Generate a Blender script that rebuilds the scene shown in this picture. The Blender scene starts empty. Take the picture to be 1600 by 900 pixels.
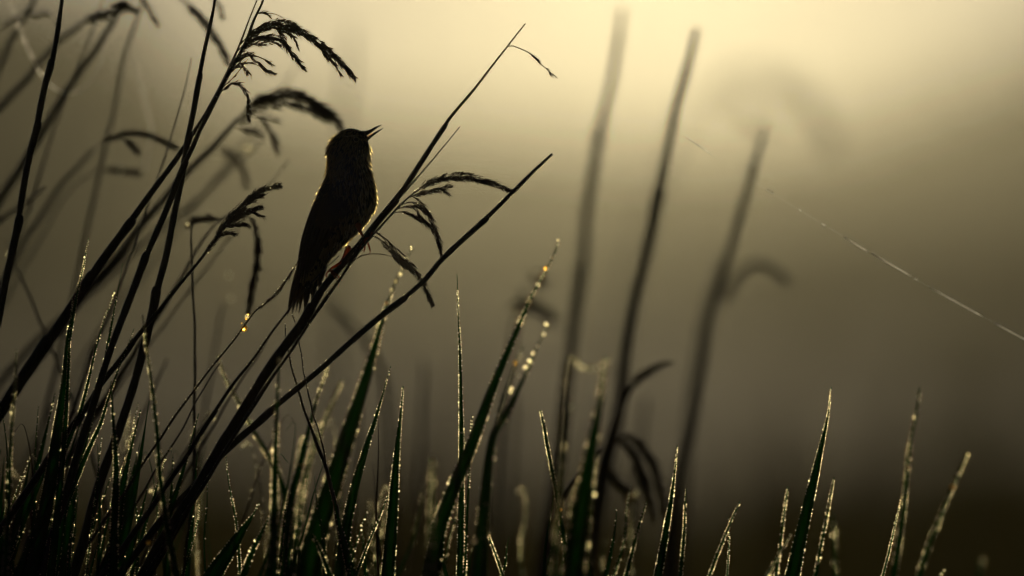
import bpy, math, random
import numpy as np
from mathutils import Vector

S = bpy.context.scene
COL = S.collection
R = random.Random(11)

# ------------------------------------------------------------------ camera, sky, sun, exposure
FOCUS = 5.83            # metres from the lens to the singing bird
CAM_H = 0.80            # lens height over the meadow
PX = 0.70 / 1600        # metres per photo pixel at the bird's distance
cam = bpy.data.cameras.new('camera')
cam_ob = bpy.data.objects.new('camera', cam)
COL.objects.link(cam_ob)
S.camera = cam_ob
cam_ob.location = (0, 0, CAM_H)
cam_ob.rotation_euler = (math.radians(90), 0, 0)
cam.lens = 300
cam.sensor_width = 36
cam.clip_start = 0.1
cam.clip_end = 5000
cam.dof.use_dof = True
cam.dof.focus_distance = FOCUS
cam.dof.aperture_fstop = 3.0

SUN_EL = math.radians(3.95)
SUN_AZ = math.radians(1.0)
world = bpy.data.worlds.new('World')
S.world = world
world.use_nodes = True
wn = world.node_tree
sky = wn.nodes.new('ShaderNodeTexSky')
sky.sky_type = 'NISHITA'
sky.sun_disc = False
sky.sun_elevation = SUN_EL
sky.sun_rotation = SUN_AZ
sky.air_density = 0.20
sky.dust_density = 4.0
sky.ozone_density = 1.0
bg = wn.nodes['Background']
wn.links.new(sky.outputs[0], bg.inputs[0])
bg.inputs[1].default_value = 0.05

sun = bpy.data.lights.new('sun', 'SUN')
sun_ob = bpy.data.objects.new('sun', sun)
COL.objects.link(sun_ob)
sun.energy = 5.0
sun.angle = math.radians(0.5)
sun.color = (1.0, 0.875, 0.625)
sdir = Vector((math.sin(SUN_AZ) * math.cos(SUN_EL), math.cos(SUN_AZ) * math.cos(SUN_EL), math.sin(SUN_EL)))
sun_ob.rotation_euler = sdir.to_track_quat('Z', 'Y').to_euler()

S.view_settings.view_transform = 'Standard'
S.view_settings.look = 'None'
S.view_settings.gamma = 1.0
S.view_settings.exposure = -3.68
S.cycles.use_denoising = True
S.cycles.use_adaptive_sampling = False
S.cycles.volume_bounces = 0
world.cycles.sampling_method = 'NONE'
S.cycles.max_bounces = 8
S.cycles.transmission_bounces = 6
S.cycles.sample_clamp_indirect = 0
S.cycles.blur_glossy = 0.0


# ------------------------------------------------------------------ materials
def new_mat(name):
    m = bpy.data.materials.new(name)
    m.use_nodes = True
    n = m.node_tree
    return m, n, n.nodes['Principled BSDF'], n.nodes['Material Output']


def plant_mat(name, c0, c1, rough=0.5, scale=400.0, stretch=(1, 1, 0.12), translucent=0.0, tcol=None, spec=0.5, fwd=0.0, fcol=(1, 1, 1), frough=0.7):
    m, n, p, out = new_mat(name)
    tc = n.nodes.new('ShaderNodeTexCoord')
    mp = n.nodes.new('ShaderNodeMapping')
    mp.inputs['Scale'].default_value = stretch
    no = n.nodes.new('ShaderNodeTexNoise')
    no.inputs['Scale'].default_value = scale
    no.inputs['Detail'].default_value = 4
    rp = n.nodes.new('ShaderNodeValToRGB')
    rp.color_ramp.elements[0].position = 0.3
    rp.color_ramp.elements[1].position = 0.7
    rp.color_ramp.elements[0].color = (*c0, 1)
    rp.color_ramp.elements[1].color = (*c1, 1)
    n.links.new(tc.outputs['Object'], mp.inputs[0])
    n.links.new(mp.outputs[0], no.inputs['Vector'])
    n.links.new(no.outputs['Fac'], rp.inputs[0])
    n.links.new(rp.outputs[0], p.inputs['Base Color'])
    bp = n.nodes.new('ShaderNodeBump')
    bp.inputs['Strength'].default_value = 0.35
    bp.inputs['Distance'].default_value = 0.0003
    n.links.new(no.outputs['Fac'], bp.inputs['Height'])
    n.links.new(bp.outputs[0], p.inputs['Normal'])
    p.inputs['Roughness'].default_value = rough
    p.inputs['Specular IOR Level'].default_value = spec
    if translucent:
        t = n.nodes.new('ShaderNodeBsdfTranslucent')
        t.inputs[0].default_value = (*tcol, 1)
        mx = n.nodes.new('ShaderNodeMixShader')
        mx.inputs[0].default_value = translucent
        n.links.new(p.outputs[0], mx.inputs[1])
        n.links.new(t.outputs[0], mx.inputs[2])
        n.links.new(mx.outputs[0], out.inputs['Surface'])
    if fwd:
        # thin husks, barbs and blades pass some light on nearly straight
        rf = n.nodes.new('ShaderNodeBsdfRefraction')
        rf.inputs['Color'].default_value = (*fcol, 1)
        rf.inputs['Roughness'].default_value = frough
        rf.inputs['IOR'].default_value = 1.4
        last = out.inputs['Surface'].links[0].from_socket
        m2 = n.nodes.new('ShaderNodeMixShader')
        m2.inputs[0].default_value = fwd
        n.links.new(last, m2.inputs[1])
        n.links.new(rf.outputs[0], m2.inputs[2])
        n.links.new(m2.outputs[0], out.inputs['Surface'])
    return m


M_STEM = plant_mat('reed_straw', (0.035, 0.027, 0.013), (0.10, 0.075, 0.036), 0.32, 900, spec=0.7)
M_LEAF = plant_mat('grass_leaf', (0.018, 0.048, 0.010), (0.040, 0.085, 0.016), 0.45, 700, translucent=0.26, tcol=(0.07, 0.27, 0.035), fwd=0.12, fcol=(0.07, 0.36, 0.06), frough=0.75)
M_DRY = plant_mat('dry_leaf', (0.06, 0.042, 0.018), (0.12, 0.085, 0.04), 0.5, 700, translucent=0.15, tcol=(0.22, 0.13, 0.05))
M_SPIKE = plant_mat('spikelet_husk', (0.045, 0.028, 0.014), (0.12, 0.075, 0.035), 0.45, 1500, translucent=0.10, tcol=(0.25, 0.14, 0.05), fwd=0.06, fcol=(0.8, 0.5, 0.2), frough=0.75)
M_BODY = plant_mat('body_plumage', (0.014, 0.012, 0.009), (0.032, 0.027, 0.019), 0.7, 900, (1, 1, 0.4), spec=0.2)
M_FEATHER = plant_mat('contour_feather', (0.022, 0.018, 0.013), (0.055, 0.045, 0.032), 0.5, 1500, (1, 1, 0.3), 0.12, (0.40, 0.30, 0.15), 0.35, fwd=0.30, fcol=(0.95, 0.74, 0.34), frough=0.75)
M_PALE = plant_mat('pale_throat_feather', (0.10, 0.09, 0.07), (0.20, 0.18, 0.14), 0.55, 1500, (1, 1, 0.3), 0.22, (0.55, 0.47, 0.32), 0.3, fwd=0.50, fcol=(0.95, 0.85, 0.62), frough=0.75)
M_FLIGHT = plant_mat('flight_feather', (0.022, 0.018, 0.012), (0.055, 0.045, 0.030), 0.42, 1300, (1, 1, 0.2), 0.06, (0.35, 0.25, 0.10), 0.4, fwd=0.04, fcol=(0.9, 0.65, 0.22), frough=0.75)
M_BILL = plant_mat('bill_horn', (0.03, 0.022, 0.016), (0.06, 0.042, 0.028), 0.3, 800)
M_GAPE = plant_mat('gape_skin', (0.35, 0.16, 0.06), (0.45, 0.24, 0.10), 0.35, 800, translucent=0.5, tcol=(0.75, 0.40, 0.14), fwd=0.3, fcol=(0.95, 0.62, 0.25))
M_LEG = plant_mat('leg_skin', (0.20, 0.075, 0.035), (0.30, 0.12, 0.06), 0.4, 1800, translucent=0.25, tcol=(0.6, 0.16, 0.05), fwd=0.2, fcol=(0.95, 0.25, 0.07))
M_CLAW = plant_mat('claw_horn', (0.035, 0.022, 0.014), (0.06, 0.04, 0.025), 0.3, 900)
M_FAR = plant_mat('reed_mass', (0.030, 0.026, 0.011), (0.060, 0.052, 0.022), 0.76, 3, (1, 1, 0.3), spec=0.085, translucent=0.35, tcol=(0.34, 0.25, 0.10))
M_MEADOW = plant_mat('meadow_blade', (0.020, 0.024, 0.008), (0.045, 0.045, 0.016), 0.78, 20, (1, 1, 0.3), spec=0.04, translucent=0.3, tcol=(0.26, 0.22, 0.07))

M_EYE, _n, _p, _o = new_mat('eye_gloss')
_p.inputs['Base Color'].default_value = (0.012, 0.008, 0.006, 1)
_p.inputs['Roughness'].default_value = 0.05

M_DEW, _n, _p, _o = new_mat('dew_water')
_n.nodes.remove(_p)
_g = _n.nodes.new('ShaderNodeBsdfGlass')
_g.inputs['Color'].default_value = (1.0, 0.94, 0.70, 1)  # warm tint puts the transmitted sunlight into colourless water
_g.inputs['Roughness'].default_value = 0.46
_g.inputs['IOR'].default_value = 1.14
_n.links.new(_g.outputs[0], _o.inputs['Surface'])

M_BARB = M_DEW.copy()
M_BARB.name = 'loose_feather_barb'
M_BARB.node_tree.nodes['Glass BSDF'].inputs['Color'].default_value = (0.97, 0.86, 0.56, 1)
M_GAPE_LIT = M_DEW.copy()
M_GAPE_LIT.name = 'gape_backlit_glass'
M_GAPE_LIT.node_tree.nodes['Glass BSDF'].inputs['Color'].default_value = (0.98, 0.66, 0.34, 1)  # amber glass colour carries the backlight seen through the open mouth
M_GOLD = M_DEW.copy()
M_GOLD.name = 'dew_gold_light_tint'
M_GOLD.node_tree.nodes['Glass BSDF'].inputs['Color'].default_value = (1.0, 0.72, 0.26, 1)  # gold of the refracted sunlight is put into the drop's colour

M_SILK, _n, _p, _o = new_mat('silk')
_n.nodes.remove(_p)
_g = _n.nodes.new('ShaderNodeBsdfGlass')
_g.inputs['Color'].default_value = (1.0, 0.97, 0.90, 1)
_g.inputs['Roughness'].default_value = 0.35
_g.inputs['IOR'].default_value = 1.2
_t = _n.nodes.new('ShaderNodeBsdfTranslucent')
_t.inputs[0].default_value = (0.6, 0.57, 0.46, 1)
_mx = _n.nodes.new('ShaderNodeMixShader')
_mx.inputs[0].default_value = 0.58
_n.links.new(_g.outputs[0], _mx.inputs[1])
_n.links.new(_t.outputs[0], _mx.inputs[2])
_n.links.new(_mx.outputs[0], _o.inputs['Surface'])

M_GROUND, _n, _p, _o = new_mat('marsh_ground')
_no = _n.nodes.new('ShaderNodeTexNoise')
_no.inputs['Scale'].default_value = 0.6
_no.inputs['Detail'].default_value = 8
_tc = _n.nodes.new('ShaderNodeTexCoord')
_rp = _n.nodes.new('ShaderNodeValToRGB')
_rp.color_ramp.elements[0].color = (0.030, 0.026, 0.012, 1)
_rp.color_ramp.elements[1].color = (0.070, 0.062, 0.026, 1)
_n.links.new(_tc.outputs['Object'], _no.inputs['Vector'])
_n.links.new(_no.outputs['Fac'], _rp.inputs[0])
_n.links.new(_rp.outputs[0], _p.inputs['Base Color'])
_p.inputs['Roughness'].default_value = 0.9
_p.inputs['Specular IOR Level'].default_value = 0.05
_gl = _n.nodes.new('ShaderNodeBsdfGlossy')          # brown gloss added to brighten the low background under the mist
_gl.inputs['Color'].default_value = (0.68, 0.50, 0.14, 1)
_gl.inputs['Roughness'].default_value = 0.85
_mx = _n.nodes.new('ShaderNodeMixShader')
_mx.inputs[0].default_value = 0.19
_n.links.new(_p.outputs[0], _mx.inputs[1])
_n.links.new(_gl.outputs[0], _mx.inputs[2])
_n.links.new(_mx.outputs[0], _o.inputs['Surface'])


# ------------------------------------------------------------------ helpers
def at(px, py, dy=0.0):
    """World point seen at photo position (px, py), dy metres behind the bird's plane."""
    k = (FOCUS + dy) / FOCUS * PX
    return np.array([(px - 800) * k, FOCUS + dy, CAM_H + (450 - py) * k])


def unit(v):
    l = np.linalg.norm(v)
    return v / l if l > 1e-12 else np.array([0, 0, 1.0])


def spline(pts, n):
    """Catmull-Rom through pts, n samples evenly spread along the length."""
    p = np.array(pts, float)
    if len(p) == 2:
        t = np.linspace(0, 1, n)[:, None]
        return p[0] * (1 - t) + p[1] * t
    q = np.vstack([2 * p[0] - p[1], p, 2 * p[-1] - p[-2]])
    out = []
    for i in range(1, len(q) - 2):
        a, b, c, d = q[i - 1], q[i], q[i + 1], q[i + 2]
        for t in np.linspace(0, 1, 16, endpoint=False):
            out.append(0.5 * (2 * b + (c - a) * t + (2 * a - 5 * b + 4 * c - d) * t * t + (3 * b - a - 3 * c + d) * t ** 3))
    out.append(p[-1])
    out = np.array(out)
    s = np.concatenate([[0], np.cumsum(np.linalg.norm(np.diff(out, axis=0), axis=1))])
    u = np.linspace(0, s[-1], n)
    return np.stack([np.interp(u, s, out[:, k]) for k in range(3)], axis=1)


def to_ground(path):
    """Carry a path on from its last point down into the ground, bending upright."""
    p = [np.array(v) for v in path]
    d = unit(p[-1] - p[-3])
    while p[-1][2] > -0.004 and len(p) < 600:
        d = unit(d + np.array([0, 0, -0.16]))
        p.append(p[-1] + d * 0.025)
    return np.array(p)


_ico = None


def ico():
    global _ico
    if _ico is None:
        import bmesh
        bm = bmesh.new()
        bmesh.ops.create_icosphere(bm, subdivisions=2, radius=1)
        bm.verts.ensure_lookup_table()
        _ico = (np.array([v.co[:] for v in bm.verts]), np.array([[v.index for v in f.verts] for f in bm.faces]))
        bm.free()
    return _ico


class MB:
    def __init__(s):
        s.v, s.f, s.n = [], [], 0

    def add(s, v, f):
        s.v.append(np.asarray(v, float))
        s.f += [tuple(int(i) + s.n for i in q) for q in f]
        s.n += len(v)

    def tube(s, path, rad, sides=8, flat=1.0):
        path = np.asarray(path)
        n = len(path)
        rad = np.broadcast_to(np.asarray(rad, float), (n,))
        tan = np.gradient(path, axis=0)
        vs = []
        for i in range(n):
            t = unit(tan[i])
            a = unit(np.cross(t, [0, 1, 0.05]))
            b = np.cross(t, a)
            for k in range(sides):
                w = 2 * math.pi * k / sides
                vs.append(path[i] + rad[i] * (math.cos(w) * a + flat * math.sin(w) * b))
        f = []
        for i in range(n - 1):
            for k in range(sides):
                k2 = (k + 1) % sides
                f.append((i * sides + k, i * sides + k2, (i + 1) * sides + k2, (i + 1) * sides + k))
        f.append(tuple(range(sides))[::-1])
        f.append(tuple((n - 1) * sides + k for k in range(sides)))
        s.add(vs, f)

    def ribbon(s, path, half, turn=0.0, keel=0.25):
        """A leaf: two halves folded along a keel; returns both edge lines."""
        path = np.asarray(path)
        n = len(path)
        half = np.broadcast_to(np.asarray(half, float), (n,))
        tan = np.gradient(path, axis=0)
        vs, L, Rr = [], [], []
        for i in range(n):
            t = unit(tan[i])
            a = unit(np.cross(t, [0, 1, 0]))
            b = np.cross(a, t)
            tw = turn * (0.6 + 0.4 * i / n)
            w = math.cos(tw) * a + math.sin(tw) * b
            nn = np.cross(t, w)
            th = min(0.00018, half[i] * 0.3)
            l, r, m = path[i] - w * half[i], path[i] + w * half[i], path[i] + nn * half[i] * keel
            vs += [l, m + nn * th, r, m - nn * th]
            L.append(l)
            Rr.append(r)
        f = []
        for i in range(n - 1):
            for k in range(4):
                k2 = (k + 1) % 4
                f.append((i * 4 + k, i * 4 + k2, i * 4 + 4 + k2, i * 4 + 4 + k))
        s.add(vs, f)
        return np.array(L), np.array(Rr)

    def spindle(s, a, d, length, w, sides=5):
        a = np.asarray(a)
        d = unit(d)
        u = unit(np.cross(d, [0.3, 1, 0.2]))
        v = np.cross(d, u)
        vs = [a]
        for t, k in ((0.18, 0.7), (0.42, 1.0), (0.72, 0.62)):
            for q in range(sides):
                w_ = 2 * math.pi * q / sides
                vs.append(a + d * length * t + (u * math.cos(w_) + v * math.sin(w_)) * w * k * 0.5)
        vs.append(a + d * length)
        f = [(0, 1 + (q + 1) % sides, 1 + q) for q in range(sides)]
        for r in range(2):
            for q in range(sides):
                q2 = (q + 1) % sides
                f.append((1 + r * sides + q, 1 + r * sides + q2, 1 + (r + 1) * sides + q2, 1 + (r + 1) * sides + q))
        e = 1 + 3 * sides
        f += [(e, 1 + 2 * sides + q, 1 + 2 * sides + (q + 1) % sides) for q in range(sides)]
        s.add(vs, f)

    def lance(s, root, d, nrm, length, w, curl=0.0):
        """A small feather: a pointed leaf of eight faces with a slight roof."""
        d = unit(d)
        w_ = unit(np.cross(d, nrm))
        n_ = np.cross(w_, d)
        vs = []
        for t, k in ((0, 0.35), (0.35, 1.0), (0.7, 0.72)):
            c = root + d * length * t + n_ * curl * length * t * t
            vs += [c - w_ * w * k * 0.5, c + n_ * w * 0.16 * k, c + w_ * w * k * 0.5]
        vs.append(root + d * length + n_ * curl * length)
        f = []
        for r in range(2):
            for q in range(2):
                f.append((r * 3 + q, r * 3 + q + 1, r * 3 + q + 4, r * 3 + q + 3))
        f += [(6, 7, 9), (7, 8, 9)]
        s.add(vs, f)

    def ball(s, c, r, sq=1.0):
        v, f = ico()
        s.add(v * np.array([r, r * sq, r]) + c, f)

    def build(s, name, mat, parent=None, smooth=True):
        me = bpy.data.meshes.new(name)
        v = np.vstack(s.v) if s.v else np.zeros((0, 3))
        base = np.zeros(3)
        if parent is not None:
            base = np.array(world_loc(parent))
        me.from_pydata((v - base).tolist(), [], s.f)
        me.materials.append(mat)
        if smooth:
            me.polygons.foreach_set('use_smooth', [True] * len(me.polygons))
        me.update()
        o = bpy.data.objects.new(name, me)
        COL.objects.link(o)
        if parent is not None:
            o.parent = parent
        return o


def world_loc(o):
    p = Vector(o.location)
    while o.parent:
        o = o.parent
        p = p + Vector(o.location)
    return p


def thing(name, label, cat, loc, group=None):
    o = bpy.data.objects.new(name, None)
    o.empty_display_size = 0.02
    COL.objects.link(o)
    o.location = tuple(float(c) for c in loc)
    o['label'] = label
    o['category'] = cat
    if group:
        o['group'] = group
    return o


def stuff(o, label=None, cat=None):
    o['kind'] = 'stuff'
    if label:
        o['label'] = label
        o['category'] = cat
    return o


def pxpath(pts, dy, step=7.0):
    P = [at(x, y, d[0] if d else dy) for x, y, *d in pts]
    ln = sum(math.dist(pts[i][:2], pts[i + 1][:2]) for i in range(len(pts) - 1))
    return spline(P, max(4, int(ln / step)))


def scale_at(dy):
    return PX * (FOCUS + dy) / FOCUS


# ------------------------------------------------------------------ ground and the far masses of reeds
g = MB()
gx = np.linspace(-350, 350, 36)
gy = np.linspace(-30, 620, 30)
g.add([(x, y, 0.0) for y in gy for x in gx],
      [(j * 36 + i, j * 36 + i + 1, (j + 1) * 36 + i + 1, (j + 1) * 36 + i) for j in range(29) for i in range(35)])
ground = g.build('ground', M_GROUND)
ground['kind'] = 'structure'


def mass(name, label, cat, y0, y1, top, n, w, mat, lo=0.72, x0=-500, x1=2100, wav=0):
    """Upright leaning blades rooted in the ground whose tips follow the outline top (in photo pixels at y0)."""
    m = MB()
    V, F = [], []
    xs, ys = [t[0] for t in top], [t[1] for t in top]
    for i in range(n):
        y = R.uniform(y0, y1)
        px = R.uniform(x0, x1)
        k = y / FOCUS * PX
        k0 = y0 / FOCUS * PX
        bump = wav * (math.sin(px * 0.021 + y0) + 0.6 * math.sin(px * 0.047 + 2 * y0) + 0.5 * math.sin(px * 0.11 + 3 * y0))
        h = CAM_H + (450 - np.interp(px, xs, ys) + bump) * k0
        h *= 1 - (1 - lo) * R.random() ** 1.6 + 0.05 if R.random() < 0.8 else R.uniform(0.5, 1.16)
        if h < 0.05:
            continue
        x = (px - 800) * k
        lean = R.gauss(0.06, 0.16) * h
        ww = w * R.uniform(0.6, 1.3)
        q = len(V)
        V += [(x - ww, y, 0), (x + ww, y + ww * R.uniform(-1, 1), 0), (x + lean * 0.4 - ww * 0.8, y, h * 0.6), (x + lean * 0.4 + ww * 0.8, y, h * 0.6), (x + lean, y, h)]
        F += [(q, q + 1, q + 3, q + 2), (q + 2, q + 3, q + 4)]
    m.add(V, F)
    return stuff(m.build(name, mat, smooth=False), label, cat)


mass('far_wood', 'far hazy bank of scrub along the horizon, wholly out of focus', 'scrub', 370, 410,
     [(-500, 60), (100, 90), (400, 150), (700, 190), (1000, 222), (1250, 205), (1400, 165), (1560, 100), (1700, 50), (2100, 20)], 9000, 0.36, M_FAR)
mass('dimming_thicket', 'tall dark thicket added to dim the glow at the left edge', 'thicket', 265, 290,  # added mass that darkens the left side of the glow
     [(-500, -60), (-50, -60), (120, -30), (190, 100), (270, 380), (310, 700), (2100, 700)], 2600, 0.22, M_FAR, x1=330)
mass('distant_sedge', 'hazy brown sedge in the middle distance behind the blurred reeds', 'sedge', 205, 230,
     [(-500, 330), (300, 440), (700, 480), (1000, 420), (1200, 340), (1400, 330), (1600, 330), (2100, 300)], 7000, 0.18, M_FAR, 0.62)
mass('hazy_sedge', 'brown hazy sedge clumps below the middle of the view', 'sedge', 150, 170,
     [(-500, 500), (100, 560), (400, 520), (560, 560), (700, 600), (900, 560), (1080, 600), (1210, 500), (1420, 480), (1600, 470), (2100, 440)], 6500, 0.10, M_FAR, 0.5, wav=45)
mass('middle_sedge', 'soft dark sedge rising across the lower middle of the view', 'sedge', 95, 112,
     [(-500, 580), (200, 640), (450, 680), (690, 590), (800, 640), (950, 680), (1120, 690), (1240, 570), (1450, 580), (1600, 560), (2100, 520)], 6500, 0.064, M_FAR, 0.45, wav=50)
mass('near_sedge', 'dark blurred sedge in front of the mist across the lower part', 'sedge', 52, 62,
     [(-500, 660), (200, 740), (480, 780), (640, 760), (760, 770), (900, 790), (1110, 830), (1260, 670), (1450, 670), (1600, 640), (2100, 600)], 6500, 0.038, M_MEADOW, 0.4, wav=55)
mass('meadow_grass', 'dark blurred meadow grass filling the bottom of the view', 'grass', 20, 27,
     [(-500, 770), (200, 810), (400, 850), (700, 850), (1050, 870), (1300, 810), (1600, 780), (2100, 760)], 7500, 0.014, M_MEADOW, 0.4, wav=40)
mass('low_grass', 'short dark grass on the ground close behind the reeds', 'grass', 7.2, 9.0,
     [(-500, 780), (100, 840), (400, 880), (700, 885), (1000, 890), (1300, 870), (1600, 870), (2100, 860)], 5200, 0.0028, M_MEADOW, 0.5, wav=25)

mass('brown_sedge', 'loose brown sedge leaves a few steps behind the bird, blurred into streaks', 'sedge', 8.6, 11.5,
     [(-500, 640), (250, 640), (480, 600), (700, 560), (820, 640), (1000, 660), (1150, 700), (1260, 560), (1400, 640), (1600, 600), (2100, 600)], 380, 0.0045, M_DRY, 0.25, wav=40)

# ------------------------------------------------------------------ reeds
REEDS = 'reed stems'
_spikelets = []


def spikelet_meshes():
    if not _spikelets:
        for k in range(4):
            m = MB()
            m.spindle((0, 0, 0), (0, 0, 1), 1.0, 0.15 + 0.02 * k)
            m.spindle((0.02, 0, 0.1), (0.10 + 0.05 * k, 0.05, 1), 0.7, 0.10)
            m.spindle((-0.02, 0, 0.2), (-0.14, 0.03 * k, 1), 0.7, 0.09)
            m.tube([(0, 0, 0.9), (0.03, 0, 1.15), (0.08, 0, 1.35)], [0.02, 0.014, 0.006], 3)
            me = bpy.data.meshes.new('spikelet')
            me.from_pydata(np.vstack(m.v).tolist(), [], m.f)
            me.materials.append(M_SPIKE)
            me.polygons.foreach_set('use_smooth', [True] * len(me.polygons))
            _spikelets.append(me)
    return _spikelets


def panicle(parent, branches, dy, singles=16, dense=1.0, slen=10, name='panicle', dew=0):
    """branches: (points, thickness px at root, at middle, at tip, spikelet share). The stalks are the part; the
    spikelets lie along them, the largest as objects, the rest as chaff."""
    st, ch, dw = MB(), MB(), MB()
    sc = scale_at(dy)
    spots = []
    for pts, w0, w1, w2, share in branches:
        p = pxpath(pts, dy, 4)
        n = len(p)
        st.tube(p, np.linspace(1.0, 0.55, n) * sc, 5)
        if share <= 0:
            continue
        tan = np.gradient(p, axis=0)
        length = sum(math.dist(pts[i][:2], pts[i + 1][:2]) for i in range(len(pts) - 1))
        # secondary stalks pressed along the main one
        for q in range(3 if w1 > 5 else 1):
            off = R.uniform(-0.5, 0.5)
            pr = []
            for i in range(n):
                t = i / (n - 1)
                w = np.interp(t, [0, 0.5, 1], [w0, w1, w2]) * sc
                tt = unit(tan[i])
                perp = unit(np.cross(tt, [0, 1, 0]))
                pr.append(p[i] + perp * off * w * math.sin(math.pi * t) + np.array([0, R.uniform(-.1, .1) * w, 0]))
            st.tube(pr, 0.45 * sc, 3)
        count = int(length * share * dense * 1.5)
        for c in range(count):
            t = R.random() ** 0.85
            t = 0.12 + 0.88 * t
            i = min(n - 1, int(t * (n - 1)))
            w = np.interp(t, [0, 0.5, 1], [w0, w1, w2]) * sc
            tt = unit(tan[i])
            perp = unit(np.cross(tt, [0, 1, 0]))
            o = R.uniform(-0.5, 0.5)
            if R.random() < 0.35:
                o = -abs(o) if perp[2] > 0 else abs(o)
            root = p[i] + perp * o * w * 0.8 + np.array([0, R.uniform(-0.5, 0.5) * w, 0])
            d = unit(tt + perp * (o * 0.6 + R.gauss(0, 0.14)) + np.array([0, R.gauss(0, 0.15), -0.10]))
            L = slen * R.uniform(0.55, 1.15) * sc
            if t > 0.93:
                L *= 0.8
            spots.append((root, d, L))
        for c in range(int(dew * length)):
            i = R.randrange(n)
            dw.ball(p[i] + np.array([R.uniform(-.5, .5), -0.6, R.uniform(-.5, .5)]) * sc * 5, R.uniform(0.5, 1.0) * sc)
    part = st.build(name, M_SPIKE, parent)
    spots.sort(key=lambda s: -s[2])
    base = Vector(world_loc(part))
    for root, d, L in spots[:singles]:
        o = bpy.data.objects.new('spikelet', R.choice(spikelet_meshes()))
        COL.objects.link(o)
        o.parent = part
        o.location = Vector(root.tolist()) - base
        o.rotation_mode = 'QUATERNION'
        o.rotation_quaternion = Vector(d.tolist()).to_track_quat('Z', 'Y')
        o.scale = (L * 0.9, L * 0.9, L)
    for root, d, L in spots[singles:]:
        ch.spindle(root, d, L, L * R.uniform(0.12, 0.24), 4)
        if R.random() < 0.55:
            ch.spindle(root + d * L * 0.7, d + np.array([R.gauss(0, .3), R.gauss(0, .2), R.gauss(0, .3)]), L * R.uniform(0.6, 1.1), 0.55 * sc, 3)
        if R.random() < 0.4:
            ch.spindle(root + d * L * 0.5, d + np.array([R.gauss(0, .25), R.gauss(0, .2), R.gauss(0, .25)]), L * 0.7, L * 0.14, 3)
    if ch.n:
        stuff(ch.build('chaff', M_SPIKE, part))
    if dw.n:
        stuff(dw.build('dew', M_DEW, part))
    return part


def reed(label, pts, w0, w1, dy=0.0, notches=(), dew=0.0, ground_it=True, name='reed_stem', mat=None, cat='reed'):
    """A stem from its top to its base; notches are the places (0..1) where a leaf sheath ends."""
    path = pxpath(pts, dy)
    nv = len(path)
    if nv > 8:
        # slight kinks where the nodes are, and a slow waver
        side = unit(np.cross(path[-1] - path[0], [0, 1, 0]))
        u = np.linspace(0, 1, nv)
        wob = 0.7 * np.sin(u * 17 + R.random() * 6) + 0.45 * np.sin(u * 41 + R.random() * 6)
        for q in notches:
            wob += R.uniform(-1.6, 1.6) * np.maximum(0, 1 - np.abs(u - q) / 0.12)
        path = path + side * (wob * scale_at(dy))[:, None]
    if ground_it:
        path = to_ground(path)
    sc = scale_at(dy)
    n = len(path)
    root = thing(name, label, cat, path[-1] if ground_it else path[-1], REEDS)
    t = np.clip(np.arange(n) / max(1, nv - 1), 0, 1.6)
    rad = np.interp(t, [0, 0.06, 1, 1.6], [w0 * 0.32, w0 * 0.5, w1 * 0.5, w1 * 0.55]) * sc
    rad = rad * (1 + 0.05 * np.sin(np.arange(n) * 0.9 + R.random() * 6) * np.sin(np.arange(n) * 0.23))
    m = MB()
    m.tube(path, rad, 10)
    m.build('stem', mat or M_STEM, root)
    for q in notches:
        i = int(q * (nv - 1))
        j = min(n - 1, i + max(8, int(0.16 * nv)))
        sh = MB()
        seg = path[i:j].copy()
        ln = len(seg)
        f = np.interp(np.linspace(0, 1, ln), [0, 0.03, 0.25, 1], [1.04, 1.42, 1.22, 1.03])
        tt = unit(path[min(i + 2, n - 1)] - path[i])
        perp = unit(np.cross(tt, [0, 1, 0])) * (1 if R.random() < .5 else -1)
        bias = np.interp(np.linspace(0, 1, ln), [0, 0.08, 0.3], [0.34, 0.15, 0.0])[:, None] * rad[i]
        sh.tube(seg + perp * bias, rad[i:j] * f, 10)
        sh.build('leaf_sheath', mat or M_STEM, root)
    if dew:
        dw = MB()
        for c in range(int(dew * nv * 7)):
            i = R.randrange(max(2, nv - 1))
            tt = unit(path[i + 1] - path[i])
            perp = unit(np.cross(tt, [0, 1, 0]))
            s = -1 if perp[2] < 0 else 1
            if R.random() < 0.3:
                s = -s
            pos = path[i] + (path[i + 1] - path[i]) * R.random() + perp * s * rad[i] * R.uniform(0.85, 1.1)
            dw.ball(pos + np.array([0, R.uniform(-.6, .3) * rad[i], 0]), R.uniform(0.35, 0.8) * sc)
        stuff(dw.build('dew', M_DEW, root))
    return root


# --- sharp reeds round the bird
perch = reed('tall reed stem gripped by the singing bird, bare tip with one drooping thread of seeds',
             [(820, 37), (790, 76), (770, 101), (740, 141), (706, 184), (690, 208), (655, 260), (621, 310), (590, 347), (570, 372), (540, 407), (503, 455), (479, 498), (434, 558), (390, 624), (345, 697), (312, 757), (262, 835), (225, 900)],
             3, 21, 0.0, (0.19, 0.325, 0.53), 0.16)
panicle(perch, [([(791, 74), (800, 72), (812, 76), (828, 84), (842, 98), (856, 110), (869, 121)], 0, 0, 0, 0),
                ([(826, 82), (836, 90), (845, 97)], 2, 5, 1, 0.35), ([(853, 107), (862, 115), (868, 120)], 2, 4, 1, 0.4)], 0.0, 4, 1, 10)
panicle(perch, [([(577, 368), (590, 372), (603, 382), (626, 401), (644, 419), (659, 438), (668, 458), (676, 475)], 4, 12, 2, 0.85),
                ([(575, 362), (592, 366), (612, 382), (630, 398)], 2, 3, 2, 0.15),
                ([(552, 408), (565, 400), (580, 397), (600, 398), (618, 403)], 0, 0, 0, 0),
                ([(612, 398), (622, 408), (634, 416)], 2, 6, 2, 0.5)], 0.006, 14, 1, 11)
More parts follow.
